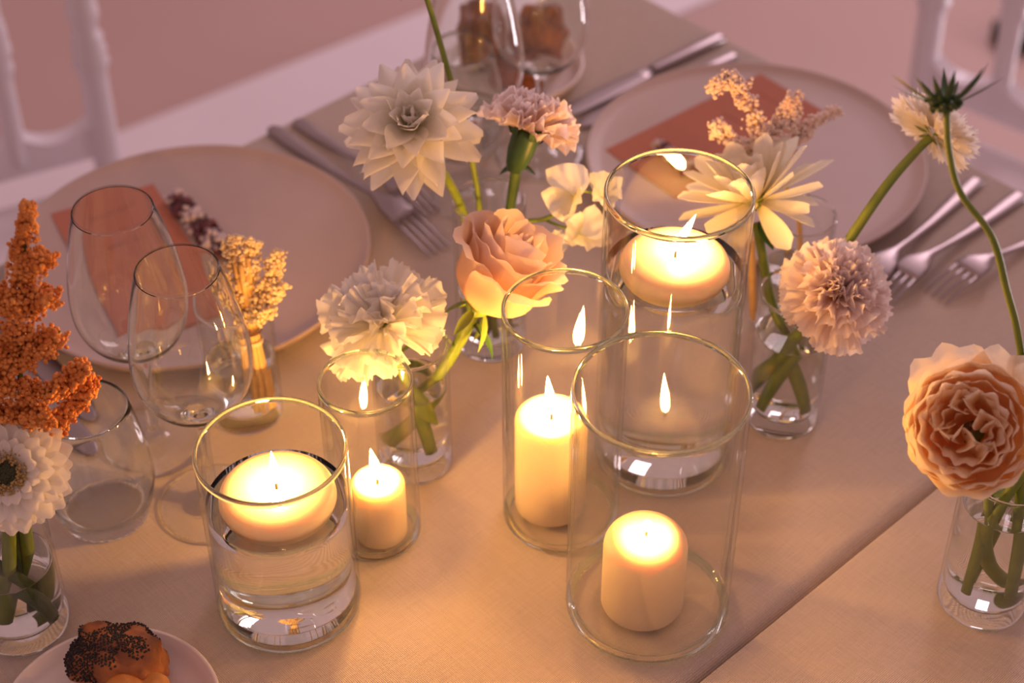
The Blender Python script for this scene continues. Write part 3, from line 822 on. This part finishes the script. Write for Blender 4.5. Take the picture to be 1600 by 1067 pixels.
# tall stem with a scabiosa head beyond the top edge of the frame
f = flower('scabiosa_seedhead', [(-.012, .958, .016), (-.020, .963, .10), (-.023, .965, .14), (-.0309, .975, .1795), (-.0406, .985, .2175), (-.0524, .990, .2666), (-.0600, .990, .292)], [.0022, .0022, .0021, .0021, .0020, .0019, .0018], 'tall thin green stem rising behind the dahlia past the top edge')
BM = frame((-.0610, .990, .2930), (-.5, .3, .8))
rng = random.Random(4)
ring_of(f, BM, 'sepal', [petal('sepal', .018, .0016, p_spoon, (.1, .4), .3, nu=2, nv=5)], 'leaf', 10, .003, .3, rng, 0, .25)
add('seed_heart', blobs('seed_heart', [((rng.uniform(-.004, .004), rng.uniform(-.004, .004), rng.uniform(0, .005)), .0016) for _ in range(40)], rng), 'stem_dark', f, BM, None, 'stuff')
leaf(f, (-.0610, .990, .2930), (-.0690, .988, .2660), .0022, 'leaf')

def carnation(f, BM, mat, layers, seed, nu=26, nv=7, jit=.17):
    rng = random.Random(seed)
    for li, (n, L, W, tilt, r, z, b, ruf) in enumerate(layers):
        ms = [petal('carnation_petal', L, W, p_fan, b, .12, ruf * 1.7, 2.2 + .6 * (k % 2), .035, .14, nu, nv, seed * 50 + li * 5 + k) for k in range(3)]
        ring_of(f, BM, 'petal', ms, mat, n, r, tilt, rng, rng.uniform(0, 6), jit, z)
def calyx(f, BM, L, r, mat='leaf'):
    CALYX[f.name] = add('calyx', lathe('calyx', [(0, -L), (r * .45, -L), (r * .75, -L * .8), (r, -L * .45), (r * 1.05, -L * .1), (r * 1.15, .002), (r * .8, .001), (0, .0)], 14), mat, f, BM)
    for k in range(5):
        a = 2 * pi * k / 5
        leaf(f, BM @ Vector((r * cos(a), r * sin(a), -L * .15)), BM @ Vector((r * 1.5 * cos(a), r * 1.5 * sin(a), L * .38)), r * .45, mat, up=BM.to_3x3() @ Vector((cos(a), sin(a), 0)), name='sepal')
# pink carnation seen from the side in V1
f = flower('pink_carnation', [(-.0185, .968, .014), (-.008, .958, .09), (-.0009, .955, .1287), (.0042, .951, .170)], [.0030, .0032, .0034, .0040], 'blush carnation with dark green calyx standing beside the white dahlia', mat='stem_dark')
BM = frame((.0100, .9480, .1930), (.34, .50, .78))
calyx(f, BM, .026, .0088, 'leaf')
for s in (-1, 1): leaf(f, (.0040, .951, .167), (.0040 + s * .012, .949, .160), .003, 'leaf')
carnation(f, BM, 'pinkc', [(8, .030, .0165, .10, .003, .000, (.10, -.15), .0020), (8, .029, .0160, .42, .003, .001, (.15, -.25), .0024), (8, .027, .0145, .75, .003, .002, (.2, -.35), .0026), (7, .025, .0130, 1.05, .002, .003, (.2, -.3), .0026), (6, .023, .0110, 1.32, .0015, .004, (.15, -.2), .0026)], 3)

# white carnation in V2
f = flower('white_carnation', [(-.0560, .840, .018), (-.0640, .845, .060), (-.0740, .848, .090), (-.0790, .846, .112)], [.0034, .0034, .0034, .0042], 'creamy white ruffled carnation above the smallest cylinder')
BM = frame((-.0805, .8430, .1230), (-.10, -.26, .94))
calyx(f, BM, .022, .0075, 'stem')
leaf(f, (-.074, .846, .090), (-.060, .842, .108), .004, 'stem'); leaf(f, (-.065, .845, .070), (-.052, .842, .040), .0045, 'stem', up=(0, -1, .3))
carnation(f, BM, 'whitec', [(5, .037, .0260, -.08, .003, .000, (.12, -.30), .0030), (5, .035, .0250, .22, .003, .001, (.15, -.25), .0034), (5, .032, .0220, .60, .003, .002, (.2, -.35), .0036), (4, .028, .0190, .98, .002, .003, (.2, -.35), .0034), (3, .024, .0150, 1.25, .0015, .004, (.2, -.2), .0028)], 6, 30, 8, .30)

# full pink carnation in V3
f = flower('pink_carnation', [(.168, .895, .016), (.182, .890, .060), (.1914, .880, .088), (.2000, .868, .118)], [.0036, .0036, .0036, .0042], 'full blush carnation facing up, right of the tallest cylinder')
BM = frame((.2030, .8620, .1290), (.16, -.42, .86))
calyx(f, BM, .022, .0080, 'stem')
carnation(f, BM, 'pinkc', [(8, .0335, .0185, -.05, .003, .000, (.10, -.25), .0020), (8, .0325, .0180, .22, .003, .001, (.15, -.25), .0024), (8, .0305, .0165, .50, .003, .002, (.2, -.35), .0026), (8, .0275, .0145, .80, .003, .003, (.25, -.35), .0028), (8, .0245, .0125, 1.08, .002, .004, (.25, -.35), .0028), (6, .0220, .0105, 1.32, .0015, .005, (.2, -.2), .0026)], 9)

# cream dahlia in V3, turned away, long spoon petals
f = flower('cream_dahlia', [(.196, .878, .016), (.1840, .892, .060), (.1715, .905, .0888), (.1640, .920, .120), (.1605, .926, .1370)], [.0034, .0034, .0032, .0032, .0038], 'cream dahlia with long blunt petals behind the rim of the tallest cylinder')
BM = frame((.1580, .9315, .1520), (-.30, .22, .90)) @ Matrix.Scale(1.12, 4)
rng = random.Random(21)
sm_ = lambda L, W, b, s, c=.35: [petal('spoon_petal', L, W, p_spoon, b, c, seed=s + k, nu=6, nv=8) for k in range(3)]
ring_of(f, BM, 'petal', sm_(.043, .0068, (-.05, .15), 31), 'dahlia2', 11, .005, .10, rng, .1, .14, .000)
ring_of(f, BM, 'petal', sm_(.041, .0068, (.05, .25), 35), 'dahlia2', 10, .005, .42, rng, .4, .14, .001)
ring_of(f, BM, 'petal', sm_(.034, .0066, (.05, .45), 39), 'dahlia2', 9, .004, .70, rng, .2, .14, .002)
ring_of(f, BM, 'petal', sm_(.025, .0060, (.05, .65), 43, .5), 'dahlia2', 7, .003, .92, rng, .5, .14, .003)
ring_of(f, BM, 'petal', sm_(.034, .0062, (-.15, -.15), 47), 'dahlia2', 7, .005, -.45, rng, .2, .2, -.002)
add('flower_heart', lathe('cream_heart', [(0, -.006), (.006, -.004), (.0065, .002), (.003, .008), (0, .009)], 12), 'stem', f, BM)
for dx, dy, dz in ((.022, -.004, -.004), (.018, -.012, -.012), (.010, -.012, -.014)):
    leaf(f, (.1605, .925, .139), (.1605 + dx, .925 + dy, .139 + dz), .0050, 'leaf', cup=.1)

# white scabiosa seen from behind, stem into V3
f = flower('white_scabiosa', [(.170, .880, .016), (.187, .889, .062), (.2010, .896, .110), (.2179, .905, .1421), (.2389, .920, .1716), (.2600, .938, .1872), (.2680, .943, .1925)], [.0034, .0034, .0034, .0034, .0032, .0028, .0030], 'white frilly scabiosa seen from behind at the upper right')
BM = frame((.2700, .9450, .1955), (.50, .42, .40))
rng = random.Random(31)
fr = lambda L, W, s: [petal('scabiosa_petal', L, W, p_fan, (-.1, .2), .1, .0016, 3.2, .14, .12, 18, 6, s + k) for k in range(3)]
ring_of(f, BM, 'petal', fr(.027, .0095, 61), 'scab', 12, .004, -.12, rng, 0, .15, -.001)
ring_of(f, BM, 'petal', fr(.026, .0090, 65), 'scab', 12, .004, .12, rng, .2, .15, .001)
ring_of(f, BM, 'petal', fr(.022, .0075, 69), 'scab', 11, .003, .45, rng, .1, .2, .002)
ring_of(f, BM, 'petal', fr(.016, .0050, 73), 'scab', 10, .002, .85, rng, .1, .2, .003)
ring_of(f, BM, 'sepal', [petal('sepal', .010, .0014, p_spoon, (0, .3), .2, nu=2, nv=4)], 'stem', 8, .003, -.3, rng, 0, .2, -.003)

# spiky scabiosa head on a wavy stem, V4
wav = [(.2860, .7300, .020), (.2900, .7270, .09), (.2845, .7255, .165), (.2736, .7250, .2121), (.2614, .7280, .2456), (.2486, .7300, .2783), (.2290, .7350, .3035), (.2200, .7380, .3278), (.2155, .7390, .3500)]
f = flower('scabiosa_bud', wav, [.0021, .0021, .0020, .0020, .0020, .0019, .0018, .0017, .0018], 'spiky dark green scabiosa bud on a wavy stem at the right')
BM = frame((.2146, .7395, .3520), (-.05, .60, .78)) @ Matrix.Scale(1.22, 4)
rng = random.Random(41)
for k in range(13):
    L = rng.uniform(.0165, .024)
    a = 2 * pi * k / 13 + rng.uniform(-.12, .12)
    add('sepal', petal('spike', L, .00165, lambda v: (.55 + .45 * sin(pi * v)) * (1 - v ** 3 * .9), (0, rng.uniform(.2, .8)), .5, nu=2, nv=6), 'leaf', f, BM @ RZ(a) @ T(0, .0035, .001) @ RX(rng.uniform(.25, .60)))
add('seed_heart', blobs('seed_heart', [((rng.gauss(0, .0026), rng.gauss(0, .0026), rng.uniform(-.001, .0045)), rng.uniform(.0009, .0016)) for _ in range(110)], rng), 'stem_dark', f, BM, None, 'stuff')
leaf(f, (.2790, .7245, .196), (.2900, .7200, .206), .003, 'leaf'); leaf(f, (.2780, .7245, .192), (.2840, .7180, .216), .0028, 'leaf')

# peach rose in V2
f = flower('peach_rose', [(-.0760, .852, .018), (-.0620, .851, .048), (-.0455, .853, .0745), (-.0348, .856, .0938), (-.0225, .857, .1250)], [.0036, .0036, .0036, .0036, .0046], 'peach rose half open, above the rim of the medium cylinder')
RA = Vector((.50, .10, .84)).normalized()
BM = frame((-.0215, .8565, .1260), RA, 1.0)
rose_layers = [  # n, r0, rmax, h, span(deg), flare, lip, wav, bulge
 (3, .003, .0070, .060, 230, -.003, .000, .0003, .60), (3, .004, .0110, .061, 185, -.002, .000, .0005, .58), (3, .005, .0155, .062, 170, .001, .0006, .0007, .55),
 (4, .005, .0205, .061, 140, .004, .0020, .0010, .52), (4, .005, .0245, .056, 125, .009, .0050, .0015, .48), (4, .005, .0270, .049, 115, .014, .0080, .0018, .45)]
rng = random.Random(51)
for li, (n, r0, rm, h, sp, fl_, lip, wv, bl) in enumerate(rose_layers):
    for k in range(n):
        me = cup_petal('rose_petal', r0 + rng.uniform(0, .001), rm * rng.uniform(.95, 1.05), h * rng.uniform(.95, 1.04), radians(sp), fl_ * rng.uniform(.7, 1.3), lip, wv, seed=li * 10 + k, bulge=bl, point=.05)
        add('petal', me, 'rose', f, BM @ RZ(2 * pi * k / n + li * .75 + rng.uniform(-.12, .12)))
CALYX[f.name] = add('rose_hip', lathe('rose_hip', [(0, -.006), (.004, -.006), (.0075, -.002), (.0085, .003), (.004, .006), (0, .006)], 14), 'stem', f, BM)
for k, (az, dr, dz) in enumerate(((0.2, .016, -.022), (1.5, .020, -.016), (2.8, .018, -.024), (4.0, .015, -.030), (5.3, .018, -.018))):
    leaf(f, BM @ Vector((.006 * cos(az), .006 * sin(az), .000)), BM @ Vector((dr * cos(az), dr * sin(az), dz)), .0034, 'stem', name='sepal', up=RA)
leaf(f, (-.0270, .856, .115), (-.0120, .848, .086), .0030, 'leaf', bend=1.2); leaf(f, (-.0360, .855, .092), (-.0520, .850, .112), .0022, 'stem')

# sweet pea in V1
f = flower('sweet_pea', [(-.0050, .960, .016), (.0000, .957, .085), (.0055, .950, .118), (.0216, .945, .1271), (.0350, .937, .1420), (.0405, .933, .1580)], [.0016, .0016, .0016, .0015, .0013, .0011], 'cream sweet pea blooms left of the tallest cylinder')
rng = random.Random(61)
def pea(c, ax, up, s, tw):
    Bm = frame(c, ax, tw)
    sp_ = [petal('sweet_pea_petal', .024 * s, .0165 * s, lambda v: .25 + .75 * sin(pi * min(.55, v * .75)), b, .18, .0018, 1.7, .0, .18, 16, 8, 80 + k) for k, b in enumerate(((.2, -.3), (.5, -.2), (.1, .4)))]
    add('petal', sp_[0], 'sweet', f, Bm @ RX(.35)); add('petal', sp_[1], 'sweet', f, Bm @ RZ(2.3) @ RX(.5) @ Matrix.Diagonal((.8, .85, 1, 1))); add('petal', sp_[2], 'sweet', f, Bm @ RZ(-2.2) @ RX(.6) @ Matrix.Diagonal((.75, .8, 1, 1)))
pea((.0405, .931, .1560), (-.45, -.62, .45), 0, .95, .35)
pea((.0440, .926, .1290), (.25, -.60, .55), 0, .85, -1.4)
pea((.0590, .940, .1480), (.35, -.40, .70), 0, .72, -.6)
pea((.0270, .932, .1140), (.0, -.50, .70), 0, .62, 2.6)
add('stem', tube('pedicel', [(.0216, .945, .1271), (.0320, .938, .1265), (.0420, .928, .1310)], [.0011, .0010, .0009], 6), 'stem', f)
add('stem', tube('pedicel', [(.0055, .950, .118), (.0150, .944, .1130), (.0240, .936, .1140)], [.0011, .0010, .0012], 6), 'stem', f)
add('stem', tube('pedicel', [(.0405, .933, .158), (.0500, .936, .1560), (.0590, .940, .1480)], [.0009, .0008, .0008], 6), 'stem', f)

# apricot garden rose in V4
f = flower('garden_rose', [(.2770, .7150, .020), (.2790, .7180, .075), (.2680, .7120, .125), (.2570, .7050, .1560)], [.0028, .0028, .0032, .0046], 'full apricot garden rose with folded inner petals at the right edge')
GA = Vector((-.32, -.56, .68)).normalized()
BM = frame((.2530, .7030, .1640), GA, .2)
rng = random.Random(71)
for li, (n, rm, h, sp, fl_, wv) in enumerate([(5, .0355, .023, 115, .001, .0014), (5, .0330, .0265, 108, .001, .0014), (5, .0290, .0300, 104, .002, .0015), (5, .0245, .0320, 100, .002, .0015), (5, .0195, .0330, 98, .002, .0015), (4, .0145, .0325, 108, .002, .0014), (3, .0090, .0305, 120, .0015, .0010)]):
    for k in range(n):
        me = cup_petal('rose_petal', .005, rm * rng.uniform(.93, 1.06), h * rng.uniform(.93, 1.07), radians(sp * rng.uniform(.85, 1.15)), fl_ + rng.uniform(-.003, .003), rng.uniform(0, .002), wv, 14, 9, seed=200 + li * 10 + k, bulge=.64)
        add('petal', me, 'garden', f, BM @ RZ(2 * pi * k / n + li * .9 + rng.uniform(-.22, .22)) @ RX(rng.uniform(-.06, .10)))
for k in range(9):                                       # loose folded petals standing radially in the heart
    me = petal('fold_petal', .020 * rng.uniform(.85, 1.1), .0070, p_round, (.15, -.35), .9, .0010, 1.6, nu=8, nv=7, seed=350 + k)
    a = 2 * pi * k / 9 + rng.uniform(-.25, .25)
    add('petal', me, 'garden', f, BM @ RZ(a) @ T(0, rng.uniform(.006, .019), .014) @ RZ(pi / 2 + rng.uniform(-.5, .5)) @ RX(1.35 + rng.uniform(-.2, .2)))
add('flower_heart', blobs('rose_heart', [((rng.gauss(0, .0014), rng.gauss(0, .0014), .024 + rng.uniform(0, .003)), .0007) for _ in range(40)], rng), 'twine', f, BM, None, 'stuff')
for k in range(2): add('petal', cup_petal('guard_petal', .006, .034, .026, radians(88), .010, .003, .0022, seed=400 + k, bulge=.6), 'garden', f, BM @ RZ(pi + (-.5, .55)[k]) @ RX(.22))
CALYX[f.name] = add('rose_hip', lathe('rose_hip', [(0, -.008), (.004, -.008), (.0075, -.004), (.0085, .001), (.004, .004), (0, .004)], 14), 'stem', f, BM)
for k in range(5):
    a = 2 * pi * k / 5
    leaf(f, BM @ Vector((.006 * cos(a), .006 * sin(a), -.003)), BM @ Vector((.022 * cos(a), .022 * sin(a), -.010)), .0035, 'stem', name='sepal', up=GA)
for k, pts in enumerate(([(.300, .735, .018), (.286, .722, .050), (.281, .715, .085), (.300, .722, .130)], [(.2980, .712, .022), (.2960, .716, .075), (.2930, .722, .120)])):
    o = flower('cut_stem', pts, [.0034, .0034, .0032, .0030][:len(pts)], ('curved green stem in the right-edge vase, crossing behind the rose stem', 'straight green stem in the right-edge vase, closest to the camera')[k], 'stem')

# gerbera in V5
f = flower('white_gerbera', [(-.3050, .7020, .018), (-.2960, .7050, .060), (-.2900, .7060, .095), (-.2830, .7030, .128)], [.0042, .0042, .0040, .0042], 'white gerbera with a dark eye at the left edge')
BM = frame((-.2800, .6990, .1400), (.06, -.68, .62))
rng = random.Random(81)
ge = lambda L, W, b, s: [petal('gerbera_petal', L, W, p_spoon, b, .22, seed=s + k, nu=4, nv=6) for k in range(3)]
ring_of(f, BM, 'petal', ge(.0290, .0056, (0, -.15), 91), 'gerbera', 26, .006, -.02, rng, 0, .06, -.001)
ring_of(f, BM, 'petal', ge(.0275, .0054, (.05, -.1), 95), 'gerbera', 25, .006, .12, rng, .1, .06, .001)
ring_of(f, BM, 'petal', ge(.0225, .0044, (.1, -.1), 99), 'gerbera', 22, .006, .30, rng, .05, .08, .002)
ring_of(f, BM, 'petal', ge(.0155, .0034, (.15, 0), 103), 'gerbera', 20, .006, .50, rng, .02, .1, .003)
add('flower_eye', blobs('gerbera_eye', [((r_ * cos(a_), r_ * sin(a_), .006 + .001 * cos(r_ * 200)), .0010) for r_, a_ in ((.0062 * sqrt(rng.random()), rng.uniform(0, 6.28)) for _ in range(150))], rng), 'disc_dark', f, BM, 'dark green and brown eye', 'stuff')
add('stamens', blobs('gerbera_stamens', [((r_ * cos(a_), r_ * sin(a_), .0065 + rng.uniform(0, .003)), rng.uniform(.0006, .0010)) for r_, a_ in ((rng.uniform(.0058, .0125), rng.uniform(0, 6.28)) for _ in range(260))], rng), 'stamen', f, BM, 'ring of tan stamens', 'stuff')
add('calyx', lathe('gerbera_calyx', [(0, -.010), (.004, -.010), (.009, -.005), (.011, -.001), (0, 0)], 14), 'stem', f, BM)
for k, pts in enumerate(([(-.2770, .7000, .0135), (-.2880, .7020, .034), (-.3060, .7060, .058), (-.3190, .7100, .085)], [(-.2960, .7180, .016), (-.2880, .7170, .060), (-.2840, .7160, .110)])):
    flower('cut_stem', pts, [.0042, .0042, .0040, .0036][:len(pts)], ('thick dark green stem leaning across the left-edge vase', 'brownish green stem standing upright in the left-edge vase')[k], 'stem', 'stem_dark' if k == 0 else 'stem')

# plumes ------------------------------------------------------------------
def plume(parent, name, mat, pts, r0, r1, n, br, rng, lump=6, tiny=.0011):
    """florets crowded around a branch that tapers from r0 to r1, in clumps"""
    C, _ = spline(pts, 1.0, 10); items = []
    cl = []
    for k in range(lump * len(C) // 6 + 1):
        t = rng.random(); i = int(t * (len(C) - 1)); r = r0 + (r1 - r0) * t
        a = rng.uniform(0, 6.28); q = r * sqrt(rng.random())
        cl.append((C[i] + Vector((cos(a) * q, sin(a) * q * .8, rng.uniform(-.3, .4) * r)), max(.0022, r * .45)))
    for _ in range(n):
        c, rr = rng.choice(cl)
        d = Vector((rng.gauss(0, 1), rng.gauss(0, 1), rng.gauss(0, 1)))
        items.append((c + d * rr * .45, tiny * rng.uniform(.7, 1.35)))
    add(name, blobs(name, items, rng), mat, parent, None, None, 'stuff')
    add('branch', tube('branch', pts, [br] * len(pts), 5, 3), 'stem_dark' if mat == 'astilbe' else 'straw', parent)
rng = random.Random(91)
spine = [(-.2960, .7120, .018), (-.2900, .7160, .09), (-.2740, .7220, .160), (-.2660, .7340, .2250), (-.2570, .7450, .2650), (-.2520, .7500, .2890)]
f = flower('rust_astilbe', spine, [.0022, .0022, .0018, .0014, .0010, .0007], 'rust-orange feathery astilbe spire above the gerbera at the left edge', mat='stem_dark')
plume(f, 'florets', 'astilbe', [(-.2700, .7280, .192), (-.2650, .7350, .2280), (-.2570, .7450, .2650), (-.2520, .7500, .2890)], .0125, .0028, 1300, .0008, rng, 30, .0012)
for b in ([(-.2690, .728, .196), (-.2790, .726, .208), (-.2880, .724, .214)], [(-.2720, .724, .180), (-.2860, .720, .190), (-.2980, .716, .200)], [(-.2680, .729, .200), (-.2560, .731, .206), (-.2450, .733, .214)],
          [(-.2720, .724, .178), (-.2580, .722, .178), (-.2440, .722, .186), (-.2360, .722, .196)], [(-.2740, .722, .168), (-.2640, .714, .166), (-.2540, .708, .172)], [(-.2740, .722, .165), (-.2860, .712, .170), (-.2960, .706, .182)],
          [(-.2640, .735, .230), (-.2540, .735, .232), (-.2460, .737, .238)], [(-.2640, .736, .232), (-.2730, .734, .238), (-.2800, .733, .244)], [(-.2600, .741, .250), (-.2530, .741, .254), (-.2480, .742, .258)]):
    plume(f, 'florets', 'astilbe', b, .0100, .0066, 620, .0007, rng, 16, .0013)
for b in ([(-.2720, .720, .140), (-.2560, .724, .152), (-.2420, .728, .168), (-.2330, .730, .181)],):
    plume(f, 'florets', 'astilbe', b, .0092, .0058, 800, .0007, rng, 20, .0013)

# pale astilbe, V7
rng = random.Random(95)
f = flower('pale_astilbe', [(.2050, .9880, .016), (.2000, .985, .090), (.1800, .980, .140), (.1690, .975, .167)], [.0020, .0018, .0014, .0010], 'pale pink curling astilbe in front of the right menu card', mat='straw')
for b in ([(.1860, .975, .170), (.1790, .975, .185), (.1710, .976, .205), (.1620, .977, .219), (.1530, .977, .216), (.1500, .977, .206)], [(.1880, .976, .165), (.1960, .980, .180), (.2020, .984, .190), (.2040, .986, .200)],
          [(.1930, .980, .150), (.2080, .985, .166), (.2200, .990, .176), (.2340, .996, .184)], [(.1900, .978, .150), (.1740, .974, .166), (.1580, .970, .178), (.1500, .969, .190)]):
    b = [(x - .018, y, z - .003) for x, y, z in b]
    plume(f, 'florets', 'astilbe_pale', b, .0088, .0050, 700, .0008, rng, 20, .0013)
for k, (dx, dz) in enumerate(((-.012, 0), (-.016, .004), (-.008, -.004))):
    o = add('straw_stem', tube('straw_stem', [(.176 + dx * .2, .972 + .004 * k, .016), (.170 + dx * .4, .968 + .004 * k, .090 + dz)], [.0022, .0020], 8, 2), 'straw', f)

# dried cream posy in V6
rng = random.Random(97)
f = thing('dried_posy', (-.1700, .8850, .014), 'dried cream posy on straw stems tied with twine, beside the left plate', 'dried flowers')
bx, by = -.1720, .8850
for k in range(8):
    a = 2 * pi * k / 8; cxx, cyy = cos(a), sin(a) * .8
    b0 = Vector((-.1690 + .0070 * cxx, by + .0070 * cyy, .014 + rng.uniform(0, .003)))
    m0 = Vector((-.1715 + .0030 * cxx, .8900 + .0030 * cyy, .078))
    t0 = Vector((-.1735 + .0046 * cxx, .8960 + .0046 * cyy, .118 + rng.uniform(0, .020)))
    add('straw_stem', tube('straw_stem', [b0, m0, t0], [.0021, .0020, .0018], 8, 4), 'straw', f)
add('band', lathe('band', [(.0062, -.0018), (.0066, -.0012), (.0066, .0012), (.0062, .0018)], 20), 'ribbon', f, Matrix.Translation((-.1712, .8895, .070)))
tw = []
for k in range(40):
    a = k * .55; tw.append((-.1718 + .0066 * cos(a), .8903 + .0060 * sin(a), .0800 + .0022 * sin(k * .35)))
tw += [(-.1790, .8850, .0790), (-.1800, .8840, .0720), (-.1770, .8840, .0660)]
add('twine', tube('twine', tw, [.0006] * len(tw), 5, 2), 'twine', f)
for b, n in (([(-.1700, .892, .090), (-.1600, .892, .108), (-.1540, .893, .125), (-.1500, .894, .142)], 520), ([(-.1690, .890, .092), (-.1570, .888, .106), (-.1490, .888, .118)], 420), ([(-.1740, .896, .100), (-.1690, .898, .125), (-.1660, .899, .148)], 420),
             ([(-.1750, .893, .096), (-.1840, .893, .112), (-.1900, .894, .128)], 300), ([(-.1740, .897, .110), (-.1790, .899, .134), (-.1780, .900, .150)], 280), ([(-.1690, .888, .090), (-.1620, .884, .098), (-.1560, .881, .104)], 260)):
    plume(f, 'florets', 'dried', b, .0085, .0050, n, .0006, rng, 18, .0013)

# dried sprigs lying on the plates
def wand(p0, p1, label, seed, r=.0120):
    rng = random.Random(seed); p0, p1 = Vector(p0), Vector(p1)
    t = thing('dried_sprig', p0, label, 'dried flowers')
    add('sprig_stem', tube('sprig_stem', [p0, (p0 + p1) / 2 + Vector((0, 0, .001)), p1], [.0014, .0012, .0008], 6, 4), 'twine', t)
    for mat, n in (('purple', 500), ('greywhite', 420)):
        items = []
        for _ in range(n):
            k = rng.uniform(.12, 1.0)
            if (sin(k * 17 + (0 if mat == 'purple' else pi)) + rng.uniform(-.8, .8)) < 0: continue
            a = rng.uniform(0, 6.28); q = r * sqrt(rng.random()) * (1 - .3 * k)
            d = (p1 - p0).normalized(); s = Vector((-d.y, d.x, 0))
            items.append((p0.lerp(p1, k) + s * cos(a) * q + Vector((0, 0, abs(sin(a)) * q)), rng.uniform(.0014, .0026)))
        add('florets', blobs('florets', items, rng), mat, t, None, None, 'stuff')
wand((-.205, 1.035, .0155), (-.264, 1.120, .0160), 'plum and grey dried sprig on the left plate beside the card', 5)
wand((.149, 1.143, .0155), (.117, 1.188, .0160), 'plum and grey dried sprig on the right plate, behind the tallest cylinder rim', 6, .007)

# repeats of a kind share a group
GROUPS = {'dinner_plate': 'large cream dinner plates', 'bread_plate': 'small bread plates', 'menu_card': 'pink menu cards', 'pillar_candle': 'pillar candles in glass cylinders',
          'floating_candle': 'floating candles', 'pink_carnation': 'blush carnations', 'cut_stem': 'green stems in the bud vases', 'dried_sprig': 'dried sprigs on the plates',
          'tablecloth': 'beige tablecloths', 'dining_table': 'tables pushed together'}
for o in list(bpy.data.objects):
    base = o.name.split('.')[0]
    if o.parent is None and base in GROUPS and 'group' not in o: o['group'] = GROUPS[base]
    if o.parent is None and base.endswith('_roll'): o['group'] = 'bread rolls on the bread plates'
